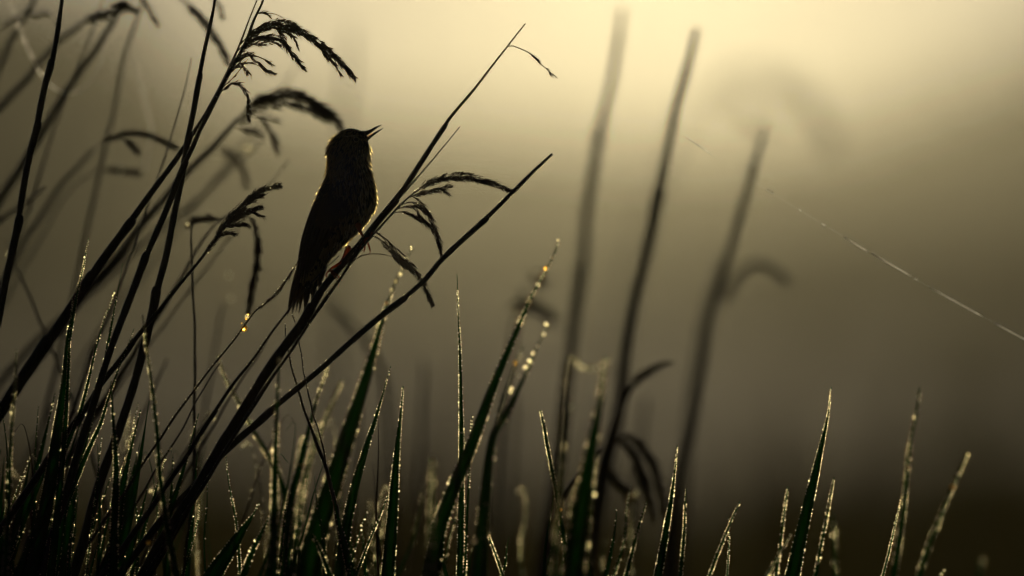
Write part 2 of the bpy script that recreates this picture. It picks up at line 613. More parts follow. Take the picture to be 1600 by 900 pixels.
thin = reed('thin bare stalk running close beside the bird\'s perch to a needle tip',
            [(718, 198), (690, 232), (655, 275), (625, 308), (600, 333), (584, 352), (566, 378), (548, 407), (536, 428), (505, 470), (480, 508), (440, 570), (398, 634), (345, 715), (300, 785), (258, 850), (226, 905)], 2, 6, -0.02, (0.12,), 0.12)
arch = reed('reed with a broad seed plume arching right from beside the bird\'s breast',
            [(655, 295), (638, 309), (621, 326), (598, 352), (577, 374), (560, 395), (540, 424), (515, 458), (490, 495), (450, 556), (405, 620), (350, 706), (300, 790), (240, 890)], 3, 7, -0.012, (), 0.05)
panicle(arch, [([(640, 307), (655, 295), (676, 283), (696, 278), (722, 275), (745, 280), (774, 288), (801, 298)], 5, 12, 2, 1.25),
               ([(638, 309), (655, 303), (676, 298), (690, 294), (703, 289)], 2, 6, 4, 0.5),
               ([(684, 296), (694, 298), (700, 302)], 1, 3, 2, 0.4),
               ([(628, 320), (645, 316), (660, 324), (672, 338), (681, 360), (687, 380), (690, 400)], 3, 7, 2, 0.7),
               ([(622, 326), (640, 322), (655, 326), (667, 334)], 2, 4, 3, 0.3),
               ([(616, 332), (635, 332), (655, 341), (668, 351), (680, 362)], 2, 6, 3, 0.55),
               ([(650, 324), (657, 338), (668, 352)], 2, 5, 3, 0.5),
               ([(640, 306), (652, 312), (664, 324), (674, 340)], 1, 3, 2, 0.25)], -0.012, 26, 1.1, 11, dew=0.06)
slant = reed('straight reed stem slanting up to a cut tip right of the bird',
             [(863, 241), (836, 266), (805, 298), (772, 330), (738, 361), (690, 406), (660, 440), (600, 491), (540, 541), (490, 586), (432, 634), (400, 664), (367, 693), (337, 721), (298, 765), (260, 803), (217, 857), (185, 900)],
             6, 12, 0.004, (0.15, 0.34, 0.62), 0.14)
cross = reed('slim reed passing in front of the bird\'s tail feathers',
             [(530, 400), (505, 424), (460, 472), (424, 520), (395, 562), (350, 622), (307, 688), (280, 730), (255, 768), (215, 825), (165, 890)], 2, 10, -0.03, (0.5,), 0.05)
noded = reed('leftmost sharp dark stem with clear joints, leaning off the left edge',
             [(99, -12), (94, 20), (80, 95), (70, 133), (58, 195), (47, 243), (34, 310), (22, 375), (8, 445), (-6, 520), (-30, 620), (-60, 730), (-110, 900)], 8, 13, 0.03, (0.12, 0.22, 0.38), 0.0)
upright = reed('sharp dark stem leaving the top edge between the left plumes, two joints',
               [(336, -12), (331, 25), (312, 119), (304, 170), (297, 206), (290, 245), (281, 290), (262, 385), (246, 447), (238, 492), (210, 600), (187, 668), (160, 742), (130, 850), (115, 905)], 6, 17, 0.02, (0.14, 0.235, 0.5), 0.0)
plumed = reed('reed with an arching feathery plume at the top of the photo left of the bird',
              [(415, -12), (408, 8), (396, 32), (385, 62), (374, 86), (357, 118), (342, 148), (330, 172), (313, 205), (300, 236), (284, 270), (264, 318), (245, 362), (222, 420), (203, 468), (180, 530), (158, 592), (140, 650), (118, 720), (95, 800), (65, 900)],
              5, 15, 0.0, (0.30, 0.46), 0.16)
panicle(plumed, [([(378, 66), (392, 55), (408, 45), (425, 40), (450, 42), (475, 52), (495, 65), (520, 85), (540, 105), (556, 124)], 8, 11, 3, 1.35),
                 ([(372, 80), (392, 58), (420, 36), (446, 33), (470, 45), (490, 60)], 3, 5, 3, 0.4),
                 ([(400, 22), (415, 21), (432, 23), (452, 34)], 1, 1, 1, 0.0),
                 ([(404, 21), (414, 20), (422, 27)], 1, 3, 2, 0.4),
                 ([(374, 82), (395, 62), (415, 58), (435, 60), (446, 70), (460, 88), (478, 109)], 4, 8, 2, 0.9),
                 ([(425, 42), (438, 50), (445, 66), (452, 78)], 2, 6, 3, 0.7),
                 ([(368, 92), (388, 72), (400, 70), (425, 66), (440, 72)], 2, 5, 3, 0.5),
                 ([(446, 46), (452, 52), (457, 58)], 1, 4, 2, 0.5),
                 ([(362, 106), (380, 88), (386, 84), (400, 96), (415, 108), (430, 116)], 2, 5, 2, 0.5),
                 ([(358, 116), (372, 101), (388, 98), (400, 99)], 2, 3, 2, 0.25),
                 ([(378, 100), (382, 106), (388, 115)], 1, 4, 1, 0.6),
                 ([(340, 150), (358, 133), (370, 130), (380, 137), (387, 150), (389, 170), (389, 188)], 1, 5, 2, 0.45),
                 ([(345, 140), (366, 120), (388, 92)], 1, 1, 1, 0.05),
                 ([(352, 126), (368, 98), (384, 74), (402, 62), (418, 64)], 1, 2, 1, 0.15), ([(366, 96), (384, 70), (404, 50), (430, 44), (452, 50)], 1, 2, 2, 0.25),
                 ([(360, 112), (374, 94), (392, 86), (412, 92), (428, 102)], 1, 2, 1, 0.2), ([(470, 52), (490, 64), (506, 82), (514, 94)], 2, 4, 1, 0.5),
                 ([(376, 70), (396, 48), (420, 38), (440, 40), (458, 56), (468, 78)], 1, 3, 1, 0.3), ([(500, 74), (518, 94), (532, 116)], 2, 4, 1, 0.5)], 0.0, 36, 1.15, 11, dew=0.08)
second = reed('dark reed crossing behind the upright stem and running to the lower left corner',
              [(408, -14), (394, 22), (376, 68), (360, 104), (345, 136), (328, 168), (313, 192), (296, 216), (275, 248), (250, 283), (210, 338), (163, 405), (135, 446), (108, 484), (78, 528), (50, 568), (22, 610), (-10, 662), (-60, 740), (-130, 860)], 3, 23, 0.035, (0.40, 0.50, 0.62), 0.0)
brush = reed('reed with a bushy brown seed head left of the bird\'s back',
             [(400, 301), (380, 318), (355, 346), (337, 372), (318, 398), (288, 436), (265, 464), (245, 490), (228, 512), (199, 551), (160, 597), (140, 627), (108, 672), (77, 717), (45, 765), (12, 812), (-30, 870)], 3, 14, 0.012, (0.42, 0.62), 0.05)
panicle(brush, [([(330, 380), (350, 352), (372, 328), (390, 312), (406, 298), (420, 293), (438, 291)], 7, 11, 3, 1.3),
                ([(345, 358), (370, 340), (390, 330), (408, 324)], 5, 9, 3, 1.1),
                ([(382, 322), (398, 311), (413, 305)], 3, 5, 2, 0.7),
                ([(352, 356), (372, 350), (389, 352)], 3, 6, 2, 0.8),
                ([(340, 370), (355, 364), (369, 366)], 3, 5, 2, 0.7),
                ([(396, 332), (406, 336), (414, 339)], 1, 3, 2, 0.5),
                ([(318, 400), (330, 382), (342, 366)], 4, 7, 5, 0.8),
                ([(420, 293), (430, 290), (438, 287)], 2, 3, 1, 0.7)], 0.012, 30, 1.2, 10, dew=0.08)
seedy = reed('thin seed stalk with gold drops ending at the bird\'s tail',
             [(468, 402), (458, 424), (440, 447), (420, 470), (400, 486), (378, 514), (355, 543), (334, 570), (311, 600), (280, 643), (253, 681), (222, 726), (193, 772), (165, 812), (133, 858), (110, 900)], 2, 6, 0.02, (), 0.25)
panicle(seedy, [([(464, 412), (450, 434), (430, 459), (408, 480)], 2, 4, 3, 0.45)], 0.02, 8, 1, 9, dew=0.12)
reed('second thin stalk just right of the thin seed stalk low at the left',
     [(345, 566), (322, 602), (300, 640), (278, 682), (257, 714), (232, 754), (205, 800), (175, 850), (150, 900)], 2, 5, 0.05)
reed('thin soft upright stalk under the bushy seed head',
     [(299, 345), (300, 400), (302, 450), (304, 520), (305, 600), (304, 680), (302, 760), (298, 830), (294, 900)], 3, 7, 0.10)
kinked = reed('wiry kinked stalk hanging below the bird\'s tail and leaning right at the bottom',
              [(447, 505), (448, 530), (456, 575), (470, 624), (492, 682), (510, 735), (520, 775), (528, 811), (537, 855), (546, 900)], 2, 9, 0.01, (0.45, 0.72), 0.35)
wire = reed('hair thin stem curving down from the tip of the bird\'s tail',
            [(456, 490), (463, 510), (468, 531), (472, 560), (475, 589), (484, 625), (492, 655), (505, 700), (512, 735)], 1.5, 3, 0.0, (0.5,), 0.2)
# --- slightly soft reeds at the left
reed('soft thin stem leaning left behind the jointed stem, crossing the long dark reed',
     [(11, 376), (25, 415), (40, 448), (53, 479), (66, 508), (78, 536), (96, 582), (115, 630), (140, 700)], 3, 6, 0.25)
reed('short blunt out of focus stalk at the left edge below the jointed stem',
     [(72, 293), (40, 316), (0, 346), (-50, 384), (-120, 450)], 5, 10, 0.3)
soft1 = reed('blurred stem slanting from a hidden top edge plume down behind the jointed stem',
             [(190, 12), (170, 46), (147, 84), (122, 118), (100, 149), (80, 182), (63, 213), (38, 255), (10, 297), (-20, 345), (-70, 425)], 9, 14, 0.38)
soft2 = reed('blurred reed with a drooping plume touching the upper left edge',
             [(140, 26), (115, 46), (90, 68), (60, 102), (30, 137), (0, 170), (-40, 216), (-90, 280)], 8, 13, 0.42)
panicle(soft2, [([(140, 27), (160, 22), (190, 12), (212, 13)], 6, 9, 4, 0.9), ([(128, 34), (150, 24), (166, 24)], 8, 11, 5, 1.0),
                ([(170, 8), (192, 4), (212, 14)], 4, 7, 3, 0.7), ([(215, -6), (226, 2), (238, 20), (247, 37)], 2, 5, 2, 0.5)], 0.36, 8, 1.0, 14)
soft3 = reed('blurred stem in the upper left corner with thin side twigs',
             [(60, -10), (42, 20), (25, 52), (12, 78), (0, 104), (-20, 146), (-50, 210)], 7, 12, 0.45)
panicle(soft3, [([(36, 24), (22, 30), (0, 44)], 3, 4, 2, 0.3), ([(50, -6), (48, 8), (38, 20)], 4, 5, 2, 0.4),
                ([(40, 22), (56, 22), (72, 19), (90, 33)], 3, 4, 1, 0.3)], 0.38, 4, 1, 12)
soft4 = reed('pale blurred reed with a small arching plume left of the upright stem',
             [(150, 231), (128, 254), (103, 283), (85, 304), (62, 342), (44, 370), (28, 400), (5, 440), (-30, 505)], 6, 10, 0.42)
panicle(soft4, [([(150, 231), (162, 220), (173, 216), (192, 209), (212, 207), (235, 211), (256, 220), (277, 230)], 3, 8, 3, 0.8),
                ([(186, 212), (196, 218), (206, 226), (216, 236)], 4, 9, 3, 0.8)], 0.26, 8, 1, 14, dew=0.03)
soft4b = reed('faint thin stalk with a short level plume below the small arching plume',
              [(150, 267), (132, 278), (112, 296), (90, 325), (60, 380), (20, 450), (-30, 540)], 3, 5, 0.45)
panicle(soft4b, [([(150, 267), (168, 265), (190, 266), (215, 270)], 4, 7, 4, 0.8)], 0.42, 6, 1, 14)
arc = reed('blurred reed whose thick dark plume bows over to the bird\'s crown',
           [(372, 184), (352, 208), (330, 232), (305, 258), (267, 300), (240, 330), (213, 362), (190, 392), (167, 420), (140, 452), (110, 492), (70, 546), (20, 612), (-40, 690)], 9, 17, 0.32)
panicle(arc, [([(352, 206), (380, 182), (405, 166), (440, 160), (475, 166), (505, 182)], 6, 12, 5, 0.45),
              ([(372, 184), (390, 165), (410, 153), (435, 146), (460, 146), (485, 154), (510, 170), (526, 186), (534, 200)], 9, 17, 3, 1.6),
              ([(396, 174), (410, 184), (425, 205), (434, 236)], 3, 6, 3, 0.6), ([(398, 180), (420, 184), (435, 187)], 2, 4, 2, 0.3),
              ([(368, 196), (386, 200), (408, 208)], 3, 6, 3, 0.6), ([(480, 158), (496, 174), (515, 184)], 3, 8, 3, 0.8)], 0.31, 14, 1.15, 15, dew=0.02)
arc2 = reed('faint blurred stem under the bowed plume with a hooked side plume',
            [(410, 215), (390, 235), (362, 262), (341, 281), (312, 308), (284, 333), (248, 362), (213, 390), (171, 430), (142, 456), (103, 494), (71, 523), (35, 560), (0, 598), (-50, 660)], 6, 13, 0.55)
panicle(arc2, [([(337, 234), (352, 236), (368, 248), (380, 262), (386, 288)], 3, 6, 3, 0.6), ([(348, 224), (358, 238), (370, 248)], 3, 6, 3, 0.6)], 0.5, 6, 1, 14)
hang = reed('soft brown stem with a bent-down seed head left of the bird\'s tail',
            [(398, 350), (388, 338), (372, 334), (355, 338), (336, 352), (320, 372), (302, 400), (285, 430), (262, 470), (238, 508), (210, 552), (175, 606), (140, 660), (100, 730)], 3, 12, 0.2)
panicle(hang, [([(372, 334), (388, 338), (399, 352), (403, 380), (401, 410), (396, 440), (391, 466), (387, 490)], 3, 9, 4, 1.1), ([(350, 342), (330, 341), (312, 342), (296, 350)], 3, 7, 5, 0.7)], 0.2, 8, 1.2, 13, dew=0.02)
plum = reed('blurred plume hanging in from the top edge right of the upright stem',
            [(352, 82), (344, 66), (330, 46), (318, 32), (303, 15), (284, -4), (262, -30), (236, -20), (215, 30), (195, 90), (180, 160), (150, 300), (110, 480), (60, 700)], 4, 8, 0.42)
panicle(plum, [([(284, -4), (303, 15), (318, 32), (330, 48), (345, 68), (358, 98)], 6, 10, 3, 1.2), ([(330, -20), (340, 2), (350, 26)], 3, 5, 3, 0.5)], 0.34, 6, 1, 14)

for lab, pts, w0, w1, dy in [
    ('faint blurred stalk crossing low behind the lone frosted blade', [(262, 560), (240, 610), (215, 670), (190, 740), (160, 830), (130, 900)], 4, 7, 0.3),
    ('blurred thin stalk leaning right behind the two long dark crossing reeds', [(196, 430), (170, 490), (140, 560), (110, 640), (80, 730), (40, 860)], 3, 7, 0.35),
    ('soft stalk slanting parallel above the slim reed at the bird\'s tail', [(420, 528), (396, 566), (370, 606), (340, 654), (310, 706), (270, 780), (220, 880)], 3, 6, 0.16),
    ('blurred stalk rising left behind the brown bent-down seed head', [(352, 470), (340, 520), (330, 580), (318, 660), (300, 760), (286, 880)], 4, 8, 0.5),
    ('faint leaning stalk low between the lone frosted blade and the black stem bases', [(330, 640), (300, 690), (270, 735), (236, 790), (200, 860)], 3, 6, 0.2),
    ('blurred upright stalk behind the broad green leaf', [(566, 640), (560, 700), (552, 770), (546, 880)], 5, 9, 0.5),
    ('faint blurred stalk standing between green spear blade and needle thin blade', [(662, 560), (660, 640), (656, 730), (652, 880)], 6, 9, 0.9),
    ('very faint wide stalk in the mist left of the left thick reed', [(802, 610), (800, 690), (796, 780), (790, 890)], 8, 11, 1.2),
    ('faint pale stalk leaning low between middle and right thick reeds', [(1010, 620), (1000, 700), (992, 780), (986, 890)], 7, 10, 1.0)]:
    reed(lab, pts, w0, w1, dy)
for lab, pts, w0, w1, dy in [
    ('fine soft stalk crossing the top left corner between the two blurred reeds', [(166, -10), (140, 60), (112, 130), (86, 200), (60, 280), (20, 400), (-30, 560)], 3, 5, 0.32),
    ('fine blurred stalk rising right behind the bowed plume', [(468, 96), (440, 140), (405, 190), (360, 250), (300, 330), (230, 420), (150, 530), (60, 680)], 3, 6, 0.6),
    ('fine dark stalk parallel left of the plumed reed', [(300, 90), (288, 140), (272, 200), (250, 270), (222, 350), (186, 450), (140, 570), (90, 720), (40, 880)], 2, 6, 0.14),
    ('soft thin stalk crossing behind the bushy brown seed head', [(452, 250), (420, 290), (380, 344), (330, 410), (280, 476), (220, 556), (150, 660), (80, 780)], 2, 6, 0.28)]:
    reed(lab, pts, w0, w1, dy)
dew_later = [(arc2, 387, 231, 0.5, 2.8), (soft4b, 190, 268, 0.42, 2.8), (hang, 294, 350, 0.2, 2.2), (hang, 386, 494, 0.2, 2.5), (arc2, 358, 430, 0.55, 1.5), (arc2, 361, 466, 0.55, 1.6),
             (soft4, 172, 216, 0.26, 1.9), (soft1, 16, 396, 0.4, 1.9)]

# --- blurred thick reeds at the right
tall1 = reed('tall blurred reed topping the brightest glow, left of the three thick reeds',
             [(972, 14), (966, 60), (956, 120), (942, 180), (932, 235), (921, 300), (912, 370), (906, 430), (900, 480), (891, 560), (881, 640), (868, 740), (856, 820), (846, 900)], 11, 20, 0.86, (0.21, 0.46))
tall2 = reed('darkest of the thick blurred reeds, middle one of the three',
             [(1088, 44), (1074, 100), (1057, 165), (1044, 225), (1033, 285), (1020, 345), (1006, 410), (994, 460), (985, 505), (974, 590), (964, 660), (950, 720), (934, 810), (918, 900)], 12, 22, 0.62, (0.30,))
tall3 = reed('pale blurred reed with a knot near its top, right of the three thick reeds',
             [(1195, 195), (1190, 215), (1180, 250), (1167, 300), (1150, 352), (1132, 415), (1115, 470), (1104, 520), (1096, 570), (1085, 630), (1075, 680), (1063, 750), (1050, 830), (1040, 900)], 9, 23, 0.74, (0.085,))
reed('ghostly thin reed close along the left of the pale knotted reed',
     [(1128, 400), (1112, 450), (1100, 500), (1090, 560), (1080, 630), (1070, 720), (1062, 900)], 8, 12, 1.3)
b1 = MB()
b1.ribbon(pxpath([(1132, 470), (1143, 445), (1158, 424), (1175, 413), (1195, 414), (1212, 424), (1232, 442)], 0.9), [6 * scale_at(0.9)] * len(pxpath([(1132, 470), (1143, 445), (1158, 424), (1175, 413), (1195, 414), (1212, 424), (1232, 442)], 0.9)), 0.2)
b1.build('leaf', M_DRY, tall3)
reed('very faint upright stalk in the mist above the bird',
     [(551, 40), (547, 90), (542, 150), (538, 230), (534, 330), (528, 450), (520, 620), (510, 900)], 9, 11, 2.2)
ghost = reed('large faint plume dissolving in the glow behind the knotted reed',
             [(1070, 190), (1040, 250), (1010, 330), (980, 450), (950, 600), (920, 900)], 6, 10, 3.2)
panicle(ghost, [([(1070, 190), (1100, 150), (1145, 122), (1200, 118), (1245, 138), (1280, 178), (1300, 215)], 22, 44, 16, 0.9),
                ([(1120, 150), (1160, 165), (1200, 190)], 10, 26, 8, 0.7)], 3.2, 6, 0.13, 26)
bent = reed('blurred reed with a bent tip and drooping brown plumes between the thick reeds',
            [(1050, 566), (1030, 570), (1010, 580), (990, 600), (972, 632), (958, 668), (944, 710), (930, 770), (912, 840), (898, 900)], 7, 17, 0.42)
panicle(bent, [([(1055, 568), (1035, 568), (1015, 577), (996, 592)], 4, 9, 9, 0.8),
               ], 0.42, 4, 0.9, 17)
panicle(bent, [([(948, 706), (966, 690), (984, 702), (1000, 732), (1014, 770), (1024, 810)], 5, 13, 4, 1.2),
               ([(950, 700), (975, 682), (1000, 694), (1020, 722), (1032, 760), (1038, 800)], 4, 11, 4, 1.0),
               ([(942, 716), (955, 735), (975, 760), (990, 775)], 6, 14, 6, 1.1)], 0.42, 12, 0.9, 17)
knob = reed('blurred dark seed head with a pale dewy top behind the slanted dewy blade',
            [(822, 445), (815, 470), (806, 510), (798, 560), (790, 620), (780, 700), (765, 900)], 7, 10, 0.9)
panicle(knob, [([(792, 492), (812, 478), (836, 480), (858, 492)], 10, 16, 6, 1.0), ([(826, 424), (836, 428), (846, 436)], 5, 10, 4, 0.8)], 0.75, 6, 2.0, 20, dew=0.3)
reed('faint brown stub crossing the mist below the bird\'s tail',
     [(506, 470), (528, 488), (552, 512), (580, 545), (600, 600), (610, 700), (616, 900)], 10, 12, 0.9)
reed('thin blurred stalk rising to meet the dewy broad blade between the thick reeds',
     [(940, 700), (918, 725), (896, 752), (878, 780), (862, 830), (850, 900)], 7, 10, 0.22)

# ------------------------------------------------------------------ dewy grass
BLADES = 'dewy grass blades'


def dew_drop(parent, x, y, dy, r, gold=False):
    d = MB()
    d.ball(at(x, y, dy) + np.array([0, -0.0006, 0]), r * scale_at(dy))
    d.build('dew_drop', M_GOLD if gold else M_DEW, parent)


def blade(label, pts, w0, w1, dy=0.0, dew=1.0, size=1.0, turn=None, mat=None, drops=(), two=True, group=BLADES, mid=0.25, tipbare=0.0):
    """A grass blade from tip to base with beads of dew strung along its edges; drops are single large ones."""
    w0, w1 = w0 * (0.6 if abs(dy) > 0.1 else 0.85), w1 * 0.85
    if abs(dy) > 0.1:
        dew, size = min(dew, 1.1) * 0.85, size * 0.95
    path = pxpath(pts, dy, 6)
    nv = len(path)
    path = to_ground(path)
    n = len(path)
    sc = scale_at(dy)
    root = thing('grass_blade', label, 'grass blade', path[-1], group)
    t = np.clip(np.arange(n) / max(1, nv - 1), 0, 2)
    half = np.interp(t, [0, 0.12, 0.55, 1, 2], [0.25 * w0, 0.5 * w0, 0.5 * (w0 + (w1 - w0) * 0.6), 0.5 * w1, 0.55 * w1]) * sc
    m = MB()
    turn = R.uniform(-0.5, 0.5) if turn is None else turn
    L, Rr = m.ribbon(path, half, turn, mid)
    m.build('leaf', mat or M_LEAF, root)
    if dew > 0:
        dw = MB()
        for e, edge in enumerate((L, Rr)):
            s = R.uniform(2, 5) + tipbare * nv * 6
            ph = R.uniform(0, 6)
            while s < nv * 6 + 20:
                i = int(s / 6)
                if i >= n - 1:
                    break
                fr = s / 6 - i
                pos = edge[i] * (1 - fr) + edge[i + 1] * fr
                dens = 0.62 + 0.38 * math.sin(s * 0.021 + ph) + R.uniform(-0.25, 0.25)
                if dens > 0.36 and R.random() < 0.93 * min(1, dew):
                    r = R.uniform(0.5, 1.02) * size
                    if R.random() < 0.06:
                        r *= R.uniform(1.4, 2.1)
                    dw.ball(pos + np.array([R.uniform(-.5, .5), R.uniform(-.8, .2), R.uniform(-.5, .5)]) * sc, r * sc)
                s += R.uniform(1.9, 3.7) * size / max(0.5, dew)
        if dw.n:
            stuff(dw.build('dew', M_DEW, root))
    for x, y, r, *gold in drops:
        dew_drop(root, x, y, dy, r, bool(gold))
    return root


for q_ in dew_later:
    dew_drop(*q_)
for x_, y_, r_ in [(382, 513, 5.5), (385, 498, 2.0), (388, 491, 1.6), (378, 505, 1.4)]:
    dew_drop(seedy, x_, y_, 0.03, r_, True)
# left cluster
blade('tallest sharp dewy blade at the left, needle tip beside the dark crossing reed', [(139, 372), (131, 415), (121, 458), (113, 500), (107, 535), (102, 600), (90, 680), (78, 760), (62, 840), (50, 900)], 3, 34, 0.000)
blade('narrow dewy blade pressed to the left of the tallest left blade', [(113, 463), (111, 500), (108, 560), (104, 640), (98, 720), (90, 800), (80, 900)], 2, 16, -0.015)
blade('arching dewy blade second from the tallest left one, leaning right', [(180, 453), (172, 478), (163, 500), (149, 550), (138, 597), (124, 648), (100, 710), (80, 780), (68, 840), (58, 900)], 2, 14, 0.010, 1.2)
blade('sparsely dewed upright blade with a hair tip over the left cluster', [(192, 411), (189, 430), (185, 451), (174, 511), (167, 550), (160, 590), (140, 660), (122, 730), (110, 800), (100, 900)], 2, 20, 0.020, 0.55, tipbare=0.1)
blade('dewy blade tip low in the left cluster beside the upright stem', [(210, 513), (203, 532), (196, 550), (186, 575), (177, 600), (166, 635), (157, 663), (140, 700), (124, 738), (110, 772), (98, 810), (85, 900)], 2, 15, 0.000, 1.1)
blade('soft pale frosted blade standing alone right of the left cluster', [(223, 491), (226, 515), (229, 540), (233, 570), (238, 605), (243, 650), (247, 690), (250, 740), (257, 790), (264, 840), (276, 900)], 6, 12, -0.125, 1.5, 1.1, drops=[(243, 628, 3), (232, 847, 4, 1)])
blade('frosted blade at the far left edge with golden beads', [(26, 545), (25, 575), (24, 610), (19, 660), (16, 720), (14, 780), (11, 850), (8, 900)], 5, 11, -0.137, 1.5, 1.1)
blade('dark upright blade with round beads in front of the left reeds', [(174, 596), (176, 640), (180, 690), (182, 740), (180, 790), (178, 850), (177, 900)], 4, 18, -0.060, 0.9, 1.5)
blade('short thin beaded blade near the lower left corner', [(35, 741), (28, 763), (22, 780), (14, 800), (8, 820), (-5, 850)], 1.5, 4, 0.000, 0.9)
blade('short frosted spike at the very bottom left corner', [(33, 820), (27, 845), (16, 870), (6, 895)], 2, 6, 0.000, 1.3)
blade('dark leaf with dewed outline right of the left cluster base', [(220, 640), (205, 700), (192, 760), (183, 830), (175, 900)], 3, 22, 0.020, 0.5)
blade('thin beaded blade leaning left at the bottom between cluster and dark leaf', [(155, 846), (148, 868), (140, 900)], 2, 5, -0.020, 0.6, 1.4)
blade('drooping beaded blade curling low behind the frosted lone blade', [(118, 806), (112, 840), (109, 870), (108, 900)], 2, 8, 0.000, 1.1)
# middle left
blade('frosted blurred blade leaning left under the crossing reeds', [(340, 555), (352, 590), (375, 630), (392, 665), (410, 695), (430, 730), (445, 770), (455, 840), (460, 900)], 8, 14, 0.212, 1.5, 1.3)
blade('broad dark leaf with dewed right edge at bottom near the black stem bases', [(405, 785), (395, 805), (378, 830), (360, 858), (345, 880), (333, 900)], 3, 34, -0.030, 0.9, 1.3)
blade('second broad dark leaf low beside the upright frosted blade', [(425, 800), (410, 830), (395, 860), (380, 900)], 3, 14, -0.080, 0.9, 1.4)
blade('upright frosted blade rising past the slanting reed under the bird', [(437, 556), (435, 590), (433, 640), (431, 700), (429, 770), (428, 840), (427, 900)], 7, 17, -0.162, 1.2, 1.5, drops=[(437, 562, 4)])
blade('curved golden beaded blade meeting the slanting reed at its tip', [(516, 562), (506, 592), (496, 620), (488, 650), (478, 690), (470, 725), (460, 760), (452, 795), (446, 840), (440, 900)], 6, 18, 0.150, 1.3, 1.3, drops=[(480, 692, 3.5), (471, 727, 3, 1)])
blade('very soft frosted blade behind the curved golden beaded blade', [(536, 592), (522, 622), (508, 655), (494, 690), (484, 720), (474, 760), (466, 820), (460, 900)], 9, 14, 0.300, 1.3, 1.6)
blade('short blurred blade standing close left of the golden beaded blade', [(473, 680), (468, 710), (464, 745), (458, 800), (452, 900)], 7, 10, 0.250, 1.2, 1.5)
blade('thin frosted blade low between golden blade and broad green leaf', [(480, 742), (474, 775), (468, 810), (462, 850), (456, 900)], 5, 9, -0.150, 1.4, 1.3)
blade('broad green leaf with beads of dew on both edges below the bird', [(645, 384), (638, 400), (627, 424), (618, 442), (607, 470), (598, 498), (585, 545), (572, 590), (558, 635), (543, 682), (528, 730), (514, 775), (498, 825), (478, 900)], 3, 46, 0.175, 0.9, 1.6, turn=0.15,
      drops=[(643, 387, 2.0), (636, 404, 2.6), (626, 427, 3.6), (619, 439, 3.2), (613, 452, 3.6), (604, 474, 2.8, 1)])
blade('slim dark green blade curving to a beaded tip right of the broad leaf', [(611, 572), (605, 592), (594, 630), (585, 660), (575, 690), (566, 720), (556, 755), (549, 785), (540, 830), (532, 900)], 3, 26, -0.010, 0.75, 1.1, drops=[(608, 585, 1.8)])
blade('straight spear shaped green blade edged with fine gold beads', [(630, 603), (628, 630), (625, 660), (621, 700), (617, 750), (613, 810), (609, 860), (606, 900)], 4, 26, 0.000, 1.4, 1.15, turn=0.1)
blade('short thin blade leaning right at the foot of the green spear blade', [(609, 767), (602, 785), (594, 806), (583, 832), (572, 858), (556, 900)], 2, 6, 0.000, 1.4, 1.1)
blade('small beaded blade tip left of the green spear blade', [(575, 797), (566, 820), (558, 845), (548, 880), (544, 900)], 2, 5, -0.050, 0.8, 1.4)
blade('short blade bent left with gold beads at the bottom under the broad leaf', [(486, 832), (496, 850), (506, 872), (516, 900)], 5, 9, -0.080, 1.2, 1.4)
blade('dark twisted leaf strung with beads right of the broad leaf base', [(523, 780), (527, 805), (534, 835), (543, 870), (550, 900)], 4, 18, -0.030, 0.9, 1.2)
# middle
blade('sharp needle thin upright blade with bare tip in the middle of the meadow', [(714, 428), (715, 455), (716, 490), (718, 530), (719, 570), (720, 620), (721, 680), (721, 760), (720, 840), (719, 900)], 2.2, 15, 0.000, 1.3, 1.0, tipbare=0.05, drops=[(719, 538, 1.8), (722, 676, 2)])
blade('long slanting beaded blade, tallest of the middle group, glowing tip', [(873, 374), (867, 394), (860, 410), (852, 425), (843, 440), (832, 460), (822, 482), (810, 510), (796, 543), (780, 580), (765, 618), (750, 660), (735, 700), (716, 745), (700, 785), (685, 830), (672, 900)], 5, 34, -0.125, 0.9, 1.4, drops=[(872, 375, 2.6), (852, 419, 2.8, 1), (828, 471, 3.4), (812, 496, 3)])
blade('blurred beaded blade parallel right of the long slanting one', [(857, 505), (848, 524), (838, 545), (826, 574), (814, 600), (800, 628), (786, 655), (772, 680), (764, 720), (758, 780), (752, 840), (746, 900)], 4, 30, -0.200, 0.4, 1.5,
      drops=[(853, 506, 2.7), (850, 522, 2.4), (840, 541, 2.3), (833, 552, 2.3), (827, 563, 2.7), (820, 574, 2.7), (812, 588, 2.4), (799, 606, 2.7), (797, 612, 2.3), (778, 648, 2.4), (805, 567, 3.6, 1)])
blade('pale blurred double blade between the two slanting beaded blades', [(818, 540), (805, 570), (793, 605), (782, 640), (774, 680), (768, 730), (762, 800), (756, 900)], 6, 12, -0.250, 0.5, 1.3, drops=[(742, 845, 4)])
blade('small thin beaded blade left of the slanting blade base', [(738, 648), (736, 672), (735, 700), (733, 740), (730, 800), (726, 900)], 2, 6, -0.050, 0.9, 1.4)
blade('frosted pale blade blurred at the tip left of the middle group', [(676, 716), (675, 745), (674, 790), (673, 840), (672, 900)], 11, 14, -0.337, 1.4, 1.5, drops=[(676, 718, 3.4)])
blade('dark leaf with dewy edge at the foot of the middle group', [(694, 838), (688, 862), (680, 885), (674, 900)], 4, 30, -0.040, 0.7, 1.3)
blade('thin beaded blade leaning left right of the middle group base', [(762, 832), (769, 852), (777, 874), (786, 900)], 4, 6, -0.040, 1.5, 1.0)
blade('beaded blade leaning left in front of the left thick blurred reed', [(844, 641), (850, 666), (854, 690), (860, 722), (867, 760), (872, 790), (877, 815), (882, 850), (885, 900)], 6, 9, -0.050, 1.5, 1.25, drops=[(876, 796, 3, 1)])
blade('broad dark blurred blade with frosted tip beside the drooping brown plumes', [(946, 556), (942, 590), (938, 625), (930, 670), (922, 715), (913, 770), (904, 830), (896, 900)], 10, 42, -0.300, 1.0, 1.7, turn=0.1)
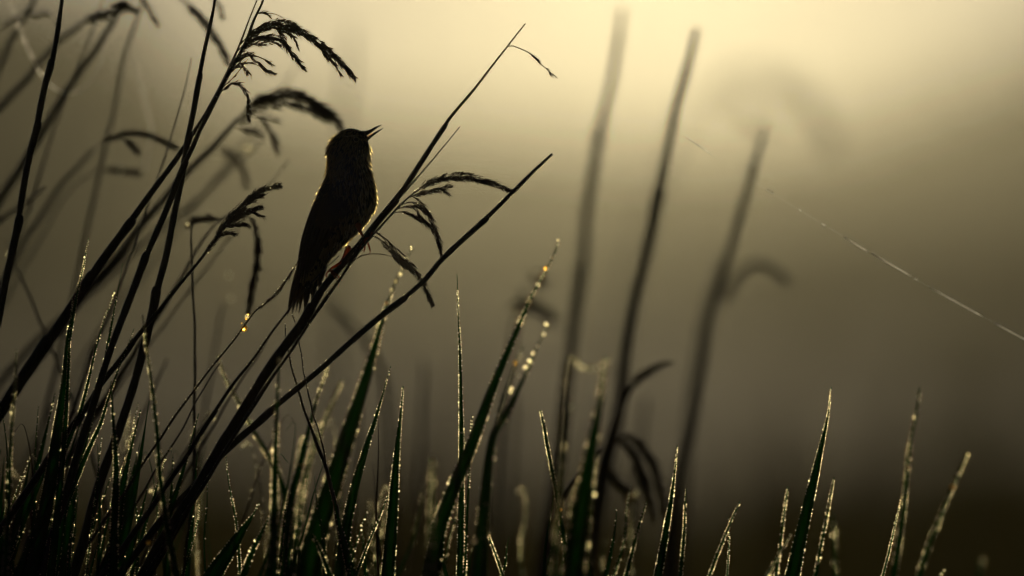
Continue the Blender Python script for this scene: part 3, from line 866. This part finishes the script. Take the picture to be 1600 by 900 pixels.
blade('frosted blade blurred low left of the broad dark blade', [(905, 745), (896, 790), (890, 840), (884, 900)], 9, 16, -0.275, 1.3, 1.6)
blade('frosted blade blurred low right of the broad dark blade', [(928, 755), (922, 800), (914, 850), (905, 900)], 10, 15, -0.275, 1.4, 1.6)
blade('faint beaded stalk hooking right in front of the left thick reed', [(902, 636), (890, 634), (884, 645), (881, 680), (878, 720), (874, 790), (868, 900)], 5, 9, -0.349, 0.8, 1.6)
blade('bowed dewy blade joining the left and middle thick reeds', [(952, 562), (935, 575), (915, 574), (898, 563), (890, 560), (884, 600), (874, 720), (862, 900)], 5, 6, -0.374, 1.2, 1.6)
# right
blade('short leaning dewy blade just right of the drooping brown plumes', [(1011, 783), (1004, 803), (996, 830), (989, 858), (983, 880), (978, 900)], 3, 8, -0.070, 1.4, 1.2)
blade('sharp dewy blade beneath the pale knotted reed', [(1058, 695), (1056, 720), (1052, 755), (1047, 790), (1042, 820), (1036, 855), (1028, 900)], 2.2, 16, -0.010, 1.4, 1.1)
blade('thin straight dewy blade right of the one beneath the knotted reed', [(1072, 763), (1070, 795), (1069, 830), (1066, 865), (1063, 900)], 3, 8, -0.040, 1.4, 1.2)
blade('dewy blade leaning right, left of a short upright one', [(1156, 783), (1147, 803), (1137, 826), (1124, 858), (1108, 900)], 4, 7, -0.060, 1.5, 1.15)
blade('short upright beaded blade crossing the right leaning one', [(1138, 808), (1139, 840), (1138, 870), (1136, 900)], 2, 4, 0.000, 0.9, 1.0)
blade('frosted upright blade beside a small leaning shoot', [(1231, 760), (1227, 785), (1223, 820), (1218, 860), (1212, 900)], 4, 7, -0.080, 1.5, 1.15)
blade('small leaning shoot crossing the frosted upright blade at right', [(1237, 832), (1226, 850), (1212, 875), (1198, 900)], 4, 6, -0.150, 1.2, 1.2)
blade('tallest sharp dewy blade on the right, dark green lower half', [(1299, 604), (1297, 618), (1294, 645), (1288, 675), (1281, 706), (1274, 738), (1266, 772), (1257, 812), (1248, 852), (1238, 900)], 2.5, 28, -0.030, 1.5, 1.1, turn=-0.2)
blade('shorter dewy blade close right of the tallest right one', [(1303, 746), (1298, 772), (1293, 800), (1288, 825), (1282, 855), (1274, 900)], 4, 8, -0.080, 1.4, 1.2, drops=[(1276, 880, 2.6)])
blade('dim blurred blade behind the shorter right blade', [(1300, 802), (1303, 830), (1304, 860), (1305, 900)], 8, 10, 0.312, 0.9, 1.5)
blade('tall blurred frosted blade with twin at its base, second tallest on the right', [(1437, 605), (1433, 635), (1429, 660), (1423, 690), (1418, 725), (1415, 760), (1411, 800), (1404, 850), (1396, 900)], 7, 13, -0.187, 1.6, 1.3, drops=[(1419, 730, 4)])
blade('sharp fine beaded blade in front of the tall blurred frosted one', [(1407, 778), (1402, 803), (1396, 830), (1388, 865), (1379, 900)], 2, 6, 0.000, 1.6, 1.0)
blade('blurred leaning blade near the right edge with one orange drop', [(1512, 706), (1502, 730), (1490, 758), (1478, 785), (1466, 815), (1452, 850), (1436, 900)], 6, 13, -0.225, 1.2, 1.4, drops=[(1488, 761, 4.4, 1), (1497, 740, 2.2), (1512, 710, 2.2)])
blade('tiny dewy blade tip at the bottom near the right edge', [(1477, 888), (1470, 897), (1458, 915), (1450, 950)], 4, 6, -0.125, 1.3, 1.2)
blade('faint pale blurred blade low in the right corner', [(1533, 870), (1530, 890), (1528, 930)], 12, 14, 0.499, 0.8, 1.5)

# plainer blades that fill the foot of the stand, told apart by the marked blades they stand beside
MARKS = [(-400, 'photo\'s left edge'), (26, 'frosted blade at far left'), (80, 'short thin beaded corner blade'), (139, 'tallest left dewy blade'), (180, 'arching dewy left blade'), (223, 'lone frosted blade'), (301, 'soft upright stalk'),
         (340, 'frosted blade leaning left'), (405, 'broad dark leaf with dewed edge'), (437, 'upright frosted blade'), (473, 'short blurred middle blade'), (516, 'curved golden beaded blade'), (537, 'very soft frosted blade'),
         (575, 'small beaded blade tip'), (611, 'slim dark green blade'), (630, 'green spear blade'), (676, 'frosted pale blade'), (715, 'needle thin upright blade'), (762, 'thin blade leaning left'),
         (844, 'beaded left-leaning blade'), (873, 'tip of the long slanting blade'), (905, 'low frosted blade'), (946, 'broad frosted-tip blade')]
ORD = ['first', 'second', 'third', 'fourth', 'fifth', 'sixth', 'seventh', 'eighth', 'ninth', 'tenth', 'eleventh', 'twelfth', 'thirteenth', 'fourteenth']


def fill(kind, group, specs):
    count = {}
    for x, look, pts, w0, w1, dy, dew, mat in sorted(specs, key=lambda q: q[0]):
        mark = [m for m in MARKS if m[0] <= x][-1][1]
        count[mark] = count.get(mark, 0) + 1
        blade('%s %s%s, rightward from the %s' % (ORD[count[mark] - 1], look, kind, mark), pts, w0, w1, dy, dew, 1.05, group=group, mat=mat)


specs = []
for k in range(26):
    x = R.uniform(-20, 360)
    topy = R.uniform(690, 840) if k % 3 else R.uniform(610, 720)
    lean = R.uniform(0.05, 0.42)
    bx = x - lean * (900 - topy)
    specs.append((x, '', [(x, topy), (x * .72 + bx * .28, topy * .66 + 900 * .34), (x * .4 + bx * .6, topy * .33 + 900 * .67), (bx, 905)],
                  2.5, R.uniform(12, 24), R.uniform(-0.02, 0.09), 0.35 if k % 2 else 0.0, None))
fill('plain dark grass blade', 'dark grass blades at the foot of the left reeds', specs)
specs = []
for k in range(20):
    x = R.choice([R.uniform(420, 620), R.uniform(660, 780), R.uniform(840, 960)])
    topy = R.uniform(760, 870)
    lean = R.uniform(-0.15, 0.3)
    bx = x - lean * (900 - topy)
    specs.append((x, '', [(x, topy), (x * .6 + bx * .4, topy * .6 + 900 * .4), (bx, 905)], 3, R.uniform(10, 20), R.uniform(0.05, 0.3), 0.5 if k % 2 else 0.0, None))
fill('short dark grass blade', 'dark grass blades low in the middle', specs)
specs = []
for k in range(60):
    x = R.uniform(-10, 420) if k % 2 else R.uniform(400, 1000)
    topy = R.uniform(610, 800) if x < 640 else R.uniform(740, 850)
    lean = R.uniform(-0.12, 0.4)
    bx = x - lean * (900 - topy)
    nod = R.choice([0, 0, 8, 16, 26]) * R.choice([-1, 1])
    pts = [(x + nod, topy + abs(nod) * 0.5), (x + nod * 0.4, topy), (x * .75 + bx * .25, topy * .72 + 900 * .28), (x * .4 + bx * .6 + R.uniform(-6, 6), topy * .36 + 900 * .64), (bx, 905)]
    if not nod:
        pts = pts[1:]
    specs.append((x, 'nodding ' if nod else '', pts, 1.6, R.uniform(4, 9), R.choice([R.uniform(-0.03, 0.06), R.uniform(0.1, 0.4)]), R.choice([0, 0.4, 0.9]), R.choice([M_LEAF, M_LEAF, M_DRY])))
fill('hair thin grass blade', 'hair thin grass blades along the bottom', specs)

# ------------------------------------------------------------------ the bird
BD = 0.032               # body axis a little behind the perch
bird = thing('songbird', 'small dark songbird singing with open bill, perched upright on a slanting reed', 'bird', at(553, 395, 0.006))

SL = [(200.5, 543, 553), (202.5, 537, 561), (205.5, 532, 568), (210, 526, 574.5), (216, 519.5, 577), (223, 514.5, 577.5), (231, 511.5, 579.5), (238, 510, 579), (246, 511, 576.5), (253, 511, 577), (262, 510.5, 579.5),
      (273, 509, 583), (285, 504.5, 586), (300, 496.5, 588.5), (318, 489, 590), (332, 485, 585.5), (346, 481.5, 576), (360, 478.5, 564), (374, 475.5, 549), (388, 472.5, 534), (402, 470, 520), (416, 468, 510), (430, 465.5, 505), (442, 464, 497)]


def body_at(y):
    ys = [s[0] for s in SL]
    l = np.interp(y, ys, [s[1] for s in SL]) + 2
    r = np.interp(y, ys, [s[2] for s in SL]) - 2
    hw = (r - l) / 2
    # depth of the trunk: full at the breast, thinner at the head and towards the tail
    dep = np.interp(y, [201, 206, 216, 235, 260, 300, 340, 380, 415, 442], [7, 17, 26, 29, 32, 39, 38, 28, 15, 6])
    dep = min(dep, hw * 1.05 + 2)
    return (l + r) / 2, hw, dep


NS = 28
bm_ = MB()
vs, fs = [], []
ysmp = list(np.concatenate([np.linspace(200.5, 216, 8), np.linspace(220, 442, 46)]))
for y in ysmp:
    c, hw, dep = body_at(y)
    for k in range(NS):
        a = 2 * math.pi * k / NS
        p = at(c + hw * math.cos(a), y, BD)
        p[1] += -dep * PX * math.sin(a)
        vs.append(p)
for i in range(len(ysmp) - 1):
    for k in range(NS):
        k2 = (k + 1) % NS
        fs.append((i * NS + k, (i + 1) * NS + k, (i + 1) * NS + k2, i * NS + k2))
fs.append(tuple(range(NS)))
fs.append(tuple((len(ysmp) - 1) * NS + k for k in range(NS))[::-1])
bm_.add(vs, fs)
bm_.build('body', M_BODY, bird)

BC = {}


def surf(y, a):
    c, hw, dep = body_at(y)
    p = at(c + hw * math.cos(a), y, BD)
    p[1] += -dep * PX * math.sin(a)
    e = 1.0
    c2, hw2, d2 = body_at(y + e)
    q = at(c2 + hw2 * math.cos(a), y + e, BD)
    q[1] += -d2 * PX * math.sin(a)
    down = unit(q - p)
    c, hw, dep = body_at(y)
    pa = at(c + hw * math.cos(a + .02), y, BD)
    pa[1] += -dep * PX * math.sin(a + .02)
    n = unit(np.cross(unit(pa - p), down))
    ctr = at(c, y, BD)
    if np.dot(n, p - ctr) < 0:
        n = -n
    return p, n, down


fe, pale = MB(), MB()
for k in range(5200):
    y = 202.5 + (440 - 202.5) * R.random() ** 1.15
    a = R.uniform(0, 2 * math.pi)
    c, hw, dep = body_at(y)
    p, n, down = surf(y, a)
    flow = np.array([-0.38, 0, -1.0]) if y < 250 else np.array([-0.12, 0, -1.0])
    flow = flow - n * np.dot(flow, n)
    if np.linalg.norm(flow) < 0.15:
        flow = np.array([-1.0, 0, 0]) - n * n[0] * -1
    flow = unit(flow)
    front = math.cos(a)
    head = y < 262
    # keep the face round the bill and eye smooth
    if y < 238 and front > 0.55:
        L, w, lift = R.uniform(3.5, 6), 2.0, R.uniform(0.02, 0.12)
    elif head:
        L, w, lift = R.uniform(6, 11), R.uniform(1.5, 2.4), R.uniform(0.06, 0.42)
    elif front > 0.2:
        L, w, lift = R.uniform(8, 14), R.uniform(1.8, 3.0), R.uniform(0.05, 0.32)
    else:
        L, w, lift = R.uniform(8, 13), R.uniform(2.6, 4.2), R.uniform(0.02, 0.2)
    if y > 400:
        L *= 0.8
    d = unit(flow + n * lift + np.array([R.gauss(0, .07), R.gauss(0, .07), R.gauss(0, .05)]))
    tgt = pale if (front > 0.45 and 232 < y < 400 and R.random() < 0.55) else fe
    tgt.lance(p - n * 0.0002, d, n, L * PX, w * PX, R.uniform(-0.05, 0.10))
# loose tufts that break the outline: nape, throat, breast, flanks
TUFTS = [(209 + 3.2 * i + R.uniform(-1, 1), math.pi + R.gauss(0, .3), R.uniform(9, 14), R.uniform(1.6, 2.6), R.uniform(.3, .62), 0) for i in range(26)]
TUFTS += [(203 + R.uniform(0, 9), math.pi + R.gauss(0, .55), R.uniform(8, 12), 1.9, R.uniform(.15, .4), 0) for i in range(16)]
TUFTS += [(228, .15, 12, 2.6, .5, 1), (233, -.1, 13, 2.8, .62, 1), (238, .1, 14, 3.4, .62, 1), (244, 0, 13, 3.2, .6, 1), (250, .12, 11, 2.6, .5, 1), (257, 0, 12, 2.6, .42, 0), (263, .1, 11, 2.4, .45, 1), (270, 0, 11, 2.4, .4, 0), (277, .1, 12, 2.6, .4, 1)]
TUFTS += [(280 + 4.5 * i, R.gauss(0, .3), R.uniform(9, 14), R.uniform(1.8, 2.6), R.uniform(.14, .36), i % 2) for i in range(20)]
TUFTS += [(274 + 3.4 * i, math.pi + R.gauss(0, .22), R.uniform(9, 15), R.uniform(2.4, 3.4), R.uniform(.1, .34), 0) for i in range(26)]
TUFTS += [(346 + 4.5 * i, R.gauss(0.1, .35), R.uniform(10, 17), R.uniform(1.6, 2.4), R.uniform(.12, .4), 1) for i in range(17)]
TUFTS += [(231, .1, 15, 4.4, .62, 1), (239, .05, 16, 5, .66, 1), (246, .1, 15, 5, .66, 1), (255, .1, 12, 3.6, .5, 0), (266, .1, 12, 3.4, .42, 0)]
TUFTS += [(y_, math.pi + R.gauss(0, .15), R.uniform(12, 16), R.uniform(3, 4.4), R.uniform(.36, .6), 0) for y_ in (213, 219, 225, 232, 238, 245, 252, 259, 266, 273, 280)]
for y, a, L, w, lift, pl in TUFTS:
    if w > 3:
        for e_ in range(4):
            p, n, down = surf(y + R.uniform(-1.5, 1.5), a + R.gauss(0, .06))
            flow = np.array([-0.3, 0, -1.0])
            flow = unit(flow - n * np.dot(flow, n))
            (pale if pl else fe).lance(p - n * 0.0003, unit(flow + n * (lift + R.gauss(0, .05)) + np.array([0, R.gauss(0, .2), 0])), unit(n + np.array([0, R.gauss(0, .8), 0])), L * R.uniform(.75, 1) * PX, w * 0.6 * PX, 0.05)
    p, n, down = surf(y, a)
    flow = np.array([-0.3, 0, -1.0])
    flow = unit(flow - n * np.dot(flow, n))
    (pale if pl else fe).lance(p - n * 0.0003, unit(flow + n * lift), n, L * PX, w * PX, 0.05)
# loose barbs at the outline, hair thin fibres that catch the low sun behind
fib = MB()
BARBS = [(208 + 230 * R.random(), math.pi + R.gauss(0, .22), R.uniform(5, 13), R.uniform(.04, .2)) for i in range(150)]
BARBS += [(206 + 60 * R.random(), math.pi + R.gauss(0, .35), R.uniform(6, 11), R.uniform(.2, .6)) for i in range(45)]
BARBS += [(226 + 40 * R.random(), R.gauss(0.05, .2), R.uniform(8, 13), R.uniform(.25, .65)) for i in range(40)]
BARBS += [(268 + 110 * R.random(), R.gauss(0.05, .2), R.uniform(7, 13), R.uniform(.06, .26)) for i in range(90)]
BARBS += [(335 + 70 * R.random(), R.gauss(0.1, .3), R.uniform(6, 11), R.uniform(.05, .2)) for i in range(22)]
for y, a, L, lift in BARBS:
    p, n, down = surf(y, a)
    flow = np.array([-0.3 if y < 250 else -0.05, 0, -1.0])
    flow = unit(flow - n * np.dot(flow, n))
    d = unit(flow + n * lift)
    q0 = p + n * 0.9 * PX
    q1 = q0 + d * L * 0.5 * PX
    fib.tube([q0, q1, q0 + unit(d + n * 0.05) * L * PX], np.array([0.42, 0.36, 0.1]) * PX, 4)
stuff(fib.build('barbs', M_BARB, bird))
stuff(fe.build('plumage', M_FEATHER, bird, smooth=False))
stuff(pale.build('pale_plumage', M_PALE, bird, smooth=False))


def bill_half(pts, widths, name, mat, flat=0.8):
    p = spline([at(x, y, BD) for x, y in pts], 14)
    m = MB()
    m.tube(p, np.interp(np.linspace(0, 1, 14), np.linspace(0, 1, len(widths)), widths) * PX * 0.5, 10, flat)
    return m.build(name, mat, bird)


bill_half([(563, 210), (573, 207.6), (581, 203.6), (584, 201.4), (590, 197.9), (596.2, 195.2)], [12, 8.6, 5.8, 4.4, 2.8, 0.6], 'upper_bill', M_BILL)
bill_half([(563, 222), (571, 219), (578, 213.8), (584, 209.6), (591, 205), (598.8, 200.2)], [8.5, 7.0, 4.8, 3.8, 2.5, 0.6], 'lower_bill', M_BILL)
gp = MB()
gp.ribbon(spline([at(565, 217, BD), at(570, 214.6, BD), at(574, 212.4, BD)], 8), np.array([3.0, 3.2, 3, 2.8, 2.4, 2, 1.4, .6]) * PX, 1.3, 0.1)
gp.tube(spline([at(567, 217.0, BD - .0012), at(575, 212.7, BD - .0010), at(583, 207.9, BD - .0008)], 8), np.linspace(1.5, .6, 8) * PX, 6)  # thin tube added as the bright lit line along the lower bill
gp.build('gape_and_bill_glint', M_GAPE_LIT, bird)
tg = MB()
tg.tube(spline([at(568, 217.5, BD), at(574, 213.6, BD), at(579, 210.2, BD)], 8), np.linspace(1.2, .35, 8) * PX, 6, 0.7)
tg.build('tongue', M_GAPE, bird)
for sgn in (-1, 1):
    y = 218.5
    c, hw, dep = body_at(y)
    a = math.acos((556.5 - c) / hw)
    p, n, _ = surf(y, a)
    p[1] = at(556.5, y, BD)[1] + sgn * abs(p[1] - at(556.5, y, BD)[1])
    n[1] = sgn * abs(n[1])
    e = MB()
    e.ball(p + n * 0.0002, 3.6 * PX)
    eo = e.build('eye', M_EYE, bird)
    ring = MB()
    t1 = unit(np.cross(n, [0, 0, 1]))
    t2 = np.cross(n, t1)
    ring.tube([p + n * 0.0011 + (t1 * math.cos(w) * 1.12 + t2 * math.sin(w)) * 3.9 * PX for w in np.linspace(0, 2 * math.pi, 19)], 0.55 * PX, 5)
    ring.build('eye_ring', M_PALE, eo)
    br = MB()
    for q in range(40):
        x0 = R.uniform(540, 568)
        yy = 212.5 + abs(x0 - 562) * 0.10 + R.uniform(-1, 1)
        c, hw, dep = body_at(yy)
        aa = math.acos(max(-.99, min(.99, (x0 - c) / hw)))
        pp, nn, _ = surf(yy, aa)
        pp[1] = at(x0, yy, BD)[1] + sgn * abs(pp[1] - at(x0, yy, BD)[1])
        nn[1] = sgn * abs(nn[1])
        br.lance(pp + nn * 0.0004, unit(np.array([-1, 0, -0.12])), nn, R.uniform(5, 8) * PX, 1.6 * PX, 0.05)
    br.build('eyebrow', M_PALE, bird)

# wings folded along both flanks, each with its flight feathers
for sgn in (-1, 1):
    wv = MB()
    cover = []
    nU, nV = 9, 14
    for j in range(nV):
        v = j / (nV - 1)
        y = 288 + v * 118
        c, hw, dep = body_at(y)
        a0 = math.pi * (1.0 - 0.02)
        a1 = math.pi * np.interp(v, [0, .3, .7, 1], [0.70, 0.42, 0.50, 0.80])
        for i in range(nU):
            a = a0 + (a1 - a0) * i / (nU - 1)
            p, n, _ = surf(y, a)
            bulge = 3.0 * math.sin(math.pi * min(1, i / (nU - 1))) * math.sin(math.pi * min(1, v * 0.9 + 0.08)) + 0.8
            p = p + n * bulge * PX
            p[1] = FOCUS + BD + (p[1] - FOCUS - BD) * (-sgn)
            cover.append(p)
    wv.add(cover, [(j * nU + i, j * nU + i + 1, (j + 1) * nU + i + 1, (j + 1) * nU + i) for j in range(nV - 1) for i in range(nU - 1)])
    wing = wv.build('wing', M_FLIGHT, bird)
    for q in range(8):
        f = MB()
        t = q / 7
        ry = 318 + 44 * t
        a = math.pi * (0.93 - 0.42 * t)
        p0, n0, _ = surf(ry, a)
        p0 = p0 + n0 * (0.6 + 0.8 * t) * PX
        tx, ty = np.interp(t, [0, 1], [462.5, 492]), np.interp(t, [0, 0.4, 1], [438, 446, 412])
        p3 = at(tx, ty, BD - 0.010 + 0.004 * t)
        md = (p0 + p3) / 2 + np.array([-0.0016, -0.0022, 0.0])
        pth = spline([p0, md, p3], 14)
        pth[:, 1] = FOCUS + BD + (pth[:, 1] - FOCUS - BD) * (-sgn)
        f.ribbon(pth, np.array([2, 3, 3.6, 4, 4.2, 4.3, 4.3, 4.2, 4, 3.6, 3.1, 2.4, 1.5, .3]) * PX * 0.9, sgn * (0.75 - 0.35 * t), 0.15)
        f.build('flight_feather', M_FLIGHT, wing)

# tail, feathers parted at the tips
TAIL = [((472, 402), (449, 495), 9, .006), ((476, 402), (456, 494), 8, .002), ((480, 404), (462.5, 489), 8, -.002), ((484, 404), (467, 491), 8, .004), ((489, 406), (475.5, 490), 11, -.003),
        ((493, 406), (478, 482), 9, .003), ((497, 408), (487, 476), 9, -.002), ((502, 408), (490, 464), 9, .004), ((507, 408), (498.5, 456), 8, -.004), ((510, 408), (501, 444), 8, .003), ((475, 402), (452, 488), 9, -.004)]
for (x0, y0), (x1, y1), w, dd in TAIL:
    f = MB()
    pth = spline([at(x0, y0, BD + dd * .6), at((x0 + x1) / 2 - 1.0, (y0 + y1) / 2, BD + dd), at(x1, y1, BD + dd)], 14)
    f.ribbon(pth, np.array([.55, .75, .88, .95, 1, 1, 1, .97, .9, .8, .66, .46, .24, .04]) * w * 0.5 * PX, R.uniform(-.35, .35), 0.12)
    f.build('tail_feather', M_FLIGHT, bird)


def toe_tube(parent, pts, r0=1.5):
    p = spline([at(x, y, d) for x, y, d in pts], 16)
    m = MB()
    r = np.interp(np.linspace(0, 1, 16), [0, .2, .45, .7, .78, 1], [r0, r0 * .85, r0 * .95, r0 * .75, r0 * .5, .12]) * PX
    m.tube(p, r, 8)
    return m.build('toe', M_LEG, parent)


def leg(pts, w, toes):
    p = spline([at(x, y, d) for x, y, d in pts], 14)
    m = MB()
    m.tube(p, np.interp(np.linspace(0, 1, 14), np.linspace(0, 1, len(w)), w) * PX, 9)
    lg = m.build('leg', M_LEG, bird)
    for t in toes:
        toe_tube(lg, t)
    return lg


leg([(545, 388, .022), (538, 402, .012), (530, 412, -.004), (516, 421, -.010), (519, 428, -.011)], [5.5, 3.2, 2.2, 2.0, 1.8],
    [[(516, 421, -.010), (521, 430, -.012), (527, 437, -.009), (529.5, 443, -.004), (528, 450, -.002)],
     [(517, 422, -.010), (525, 428, -.013), (530, 434, -.010), (533, 438, -.006), (536.5, 436, -.004)],
     [(518, 423, -.010), (524, 433, -.011), (528, 440, -.004), (523, 446, .003), (519, 446, .004)],
     [(517, 422, -.009), (512, 425, -.006), (510, 431, .002), (514, 436, .008)]])
leg([(560, 352, .020), (563, 362, .006), (568, 370, -.008), (572, 374, -.010)], [5.0, 3.0, 2.2, 2.0],
    [[(571, 373, -.011), (575, 380, -.011), (577.5, 388, -.008), (578.5, 394, -.006), (576.5, 397, -.005)],
     [(571, 373, -.011), (570, 381, -.012), (570, 388, -.009), (569.5, 392, -.007), (567, 394.5, -.006)],
     [(572, 373, -.010), (578, 371, -.009), (581, 365, -.004), (580, 361, .002), (577, 359, .005)],
     [(570, 373, -.011), (566, 378, -.012), (563, 385, -.010), (566, 391, -.008), (570, 393, -.007)]])

# ------------------------------------------------------------------ spider silk
def silk(label, pts, dy, r, runs=()):
    p = pxpath(pts, dy, 12)
    root = thing('spider_thread', label, 'spider thread', p[0], 'spider threads')
    m = MB()
    m.tube(p, r * scale_at(dy), 4)
    m.build('thread', M_SILK, root)
    w = MB()
    for a, b, rr in runs:  # glints built in as thicker lengths of thread
        q = spline([at(*a, dy), at(*b, dy)], 8)
        w.tube(q, rr * scale_at(dy) * np.array([.5, .9, 1, 1.05, 1, .95, .9, .5]), 6)
    if runs:
        w.build('glint_run', M_SILK, root)
    return root


silk('long spider thread slanting down across the mist to the right edge',
     [(1046, 200), (1068, 212), (1200, 298), (1290, 353), (1430, 436), (1540, 497), (1610, 535), (1680, 575)], 0.10, 0.07,
     [((1072, 214), (1110, 240), .55), ((1198, 296), (1208, 302), .9), ((1248, 327), (1252, 330), 1.0), ((1283, 349), (1290, 353), 1.1), ((1319, 371), (1356, 393), 1.3),
      ((1362, 396), (1424, 432), 1.3), ((1428, 435), (1434, 438), 1.0), ((1454, 450), (1536, 495), 1.4), ((1554, 505), (1612, 536), 1.5)])
silk('hair thin spider thread above the bird, from plume to reed stem', [(523, 135), (560, 146), (600, 158), (640, 170), (705, 186)], 0.02, 0.09)
silk('tiny spider thread floating from the slanting reed tip', [(824, 234), (840, 237), (862, 242)], 0.0, 0.10)
silk('blurred looping dewy thread in the upper left corner', [(12, -10), (30, 40), (55, 100), (78, 132), (98, 145), (118, 145), (140, 128), (156, 100), (165, 70), (172, 40)], 0.34, 0.6)
silk('faint pale dewy thread hanging in the mist left of the upright stem', [(212, 90), (222, 140), (232, 180), (238, 210), (230, 245), (226, 268)], 0.45, 0.6)

# ------------------------------------------------------------------ morning mist
hz = MB()
c0, c1 = (-360, -40, -1.0), (360, 630, 18.0)
q = [(x, y, z) for z in (c0[2], c1[2]) for (x, y) in ((c0[0], c0[1]), (c1[0], c0[1]), (c1[0], c1[1]), (c0[0], c1[1]))]
M_HAZE = bpy.data.materials.new('morning_mist')
M_HAZE.use_nodes = True
_n = M_HAZE.node_tree
_n.nodes.clear()
_o = _n.nodes.new('ShaderNodeOutputMaterial')
_v = _n.nodes.new('ShaderNodeVolumePrincipled')
_v.inputs['Color'].default_value = (0.955, 0.892, 0.64, 1)
_v.inputs['Density'].default_value = 0.000135
_v.inputs['Anisotropy'].default_value = 0.952
_n.links.new(_v.outputs[0], _o.inputs['Volume'])
hz.add(q, [(3, 2, 1, 0), (4, 5, 6, 7), (0, 1, 5, 4), (1, 2, 6, 5), (2, 3, 7, 6), (3, 0, 4, 7)])
haze = hz.build('haze', M_HAZE, smooth=False)
haze['kind'] = 'stuff'
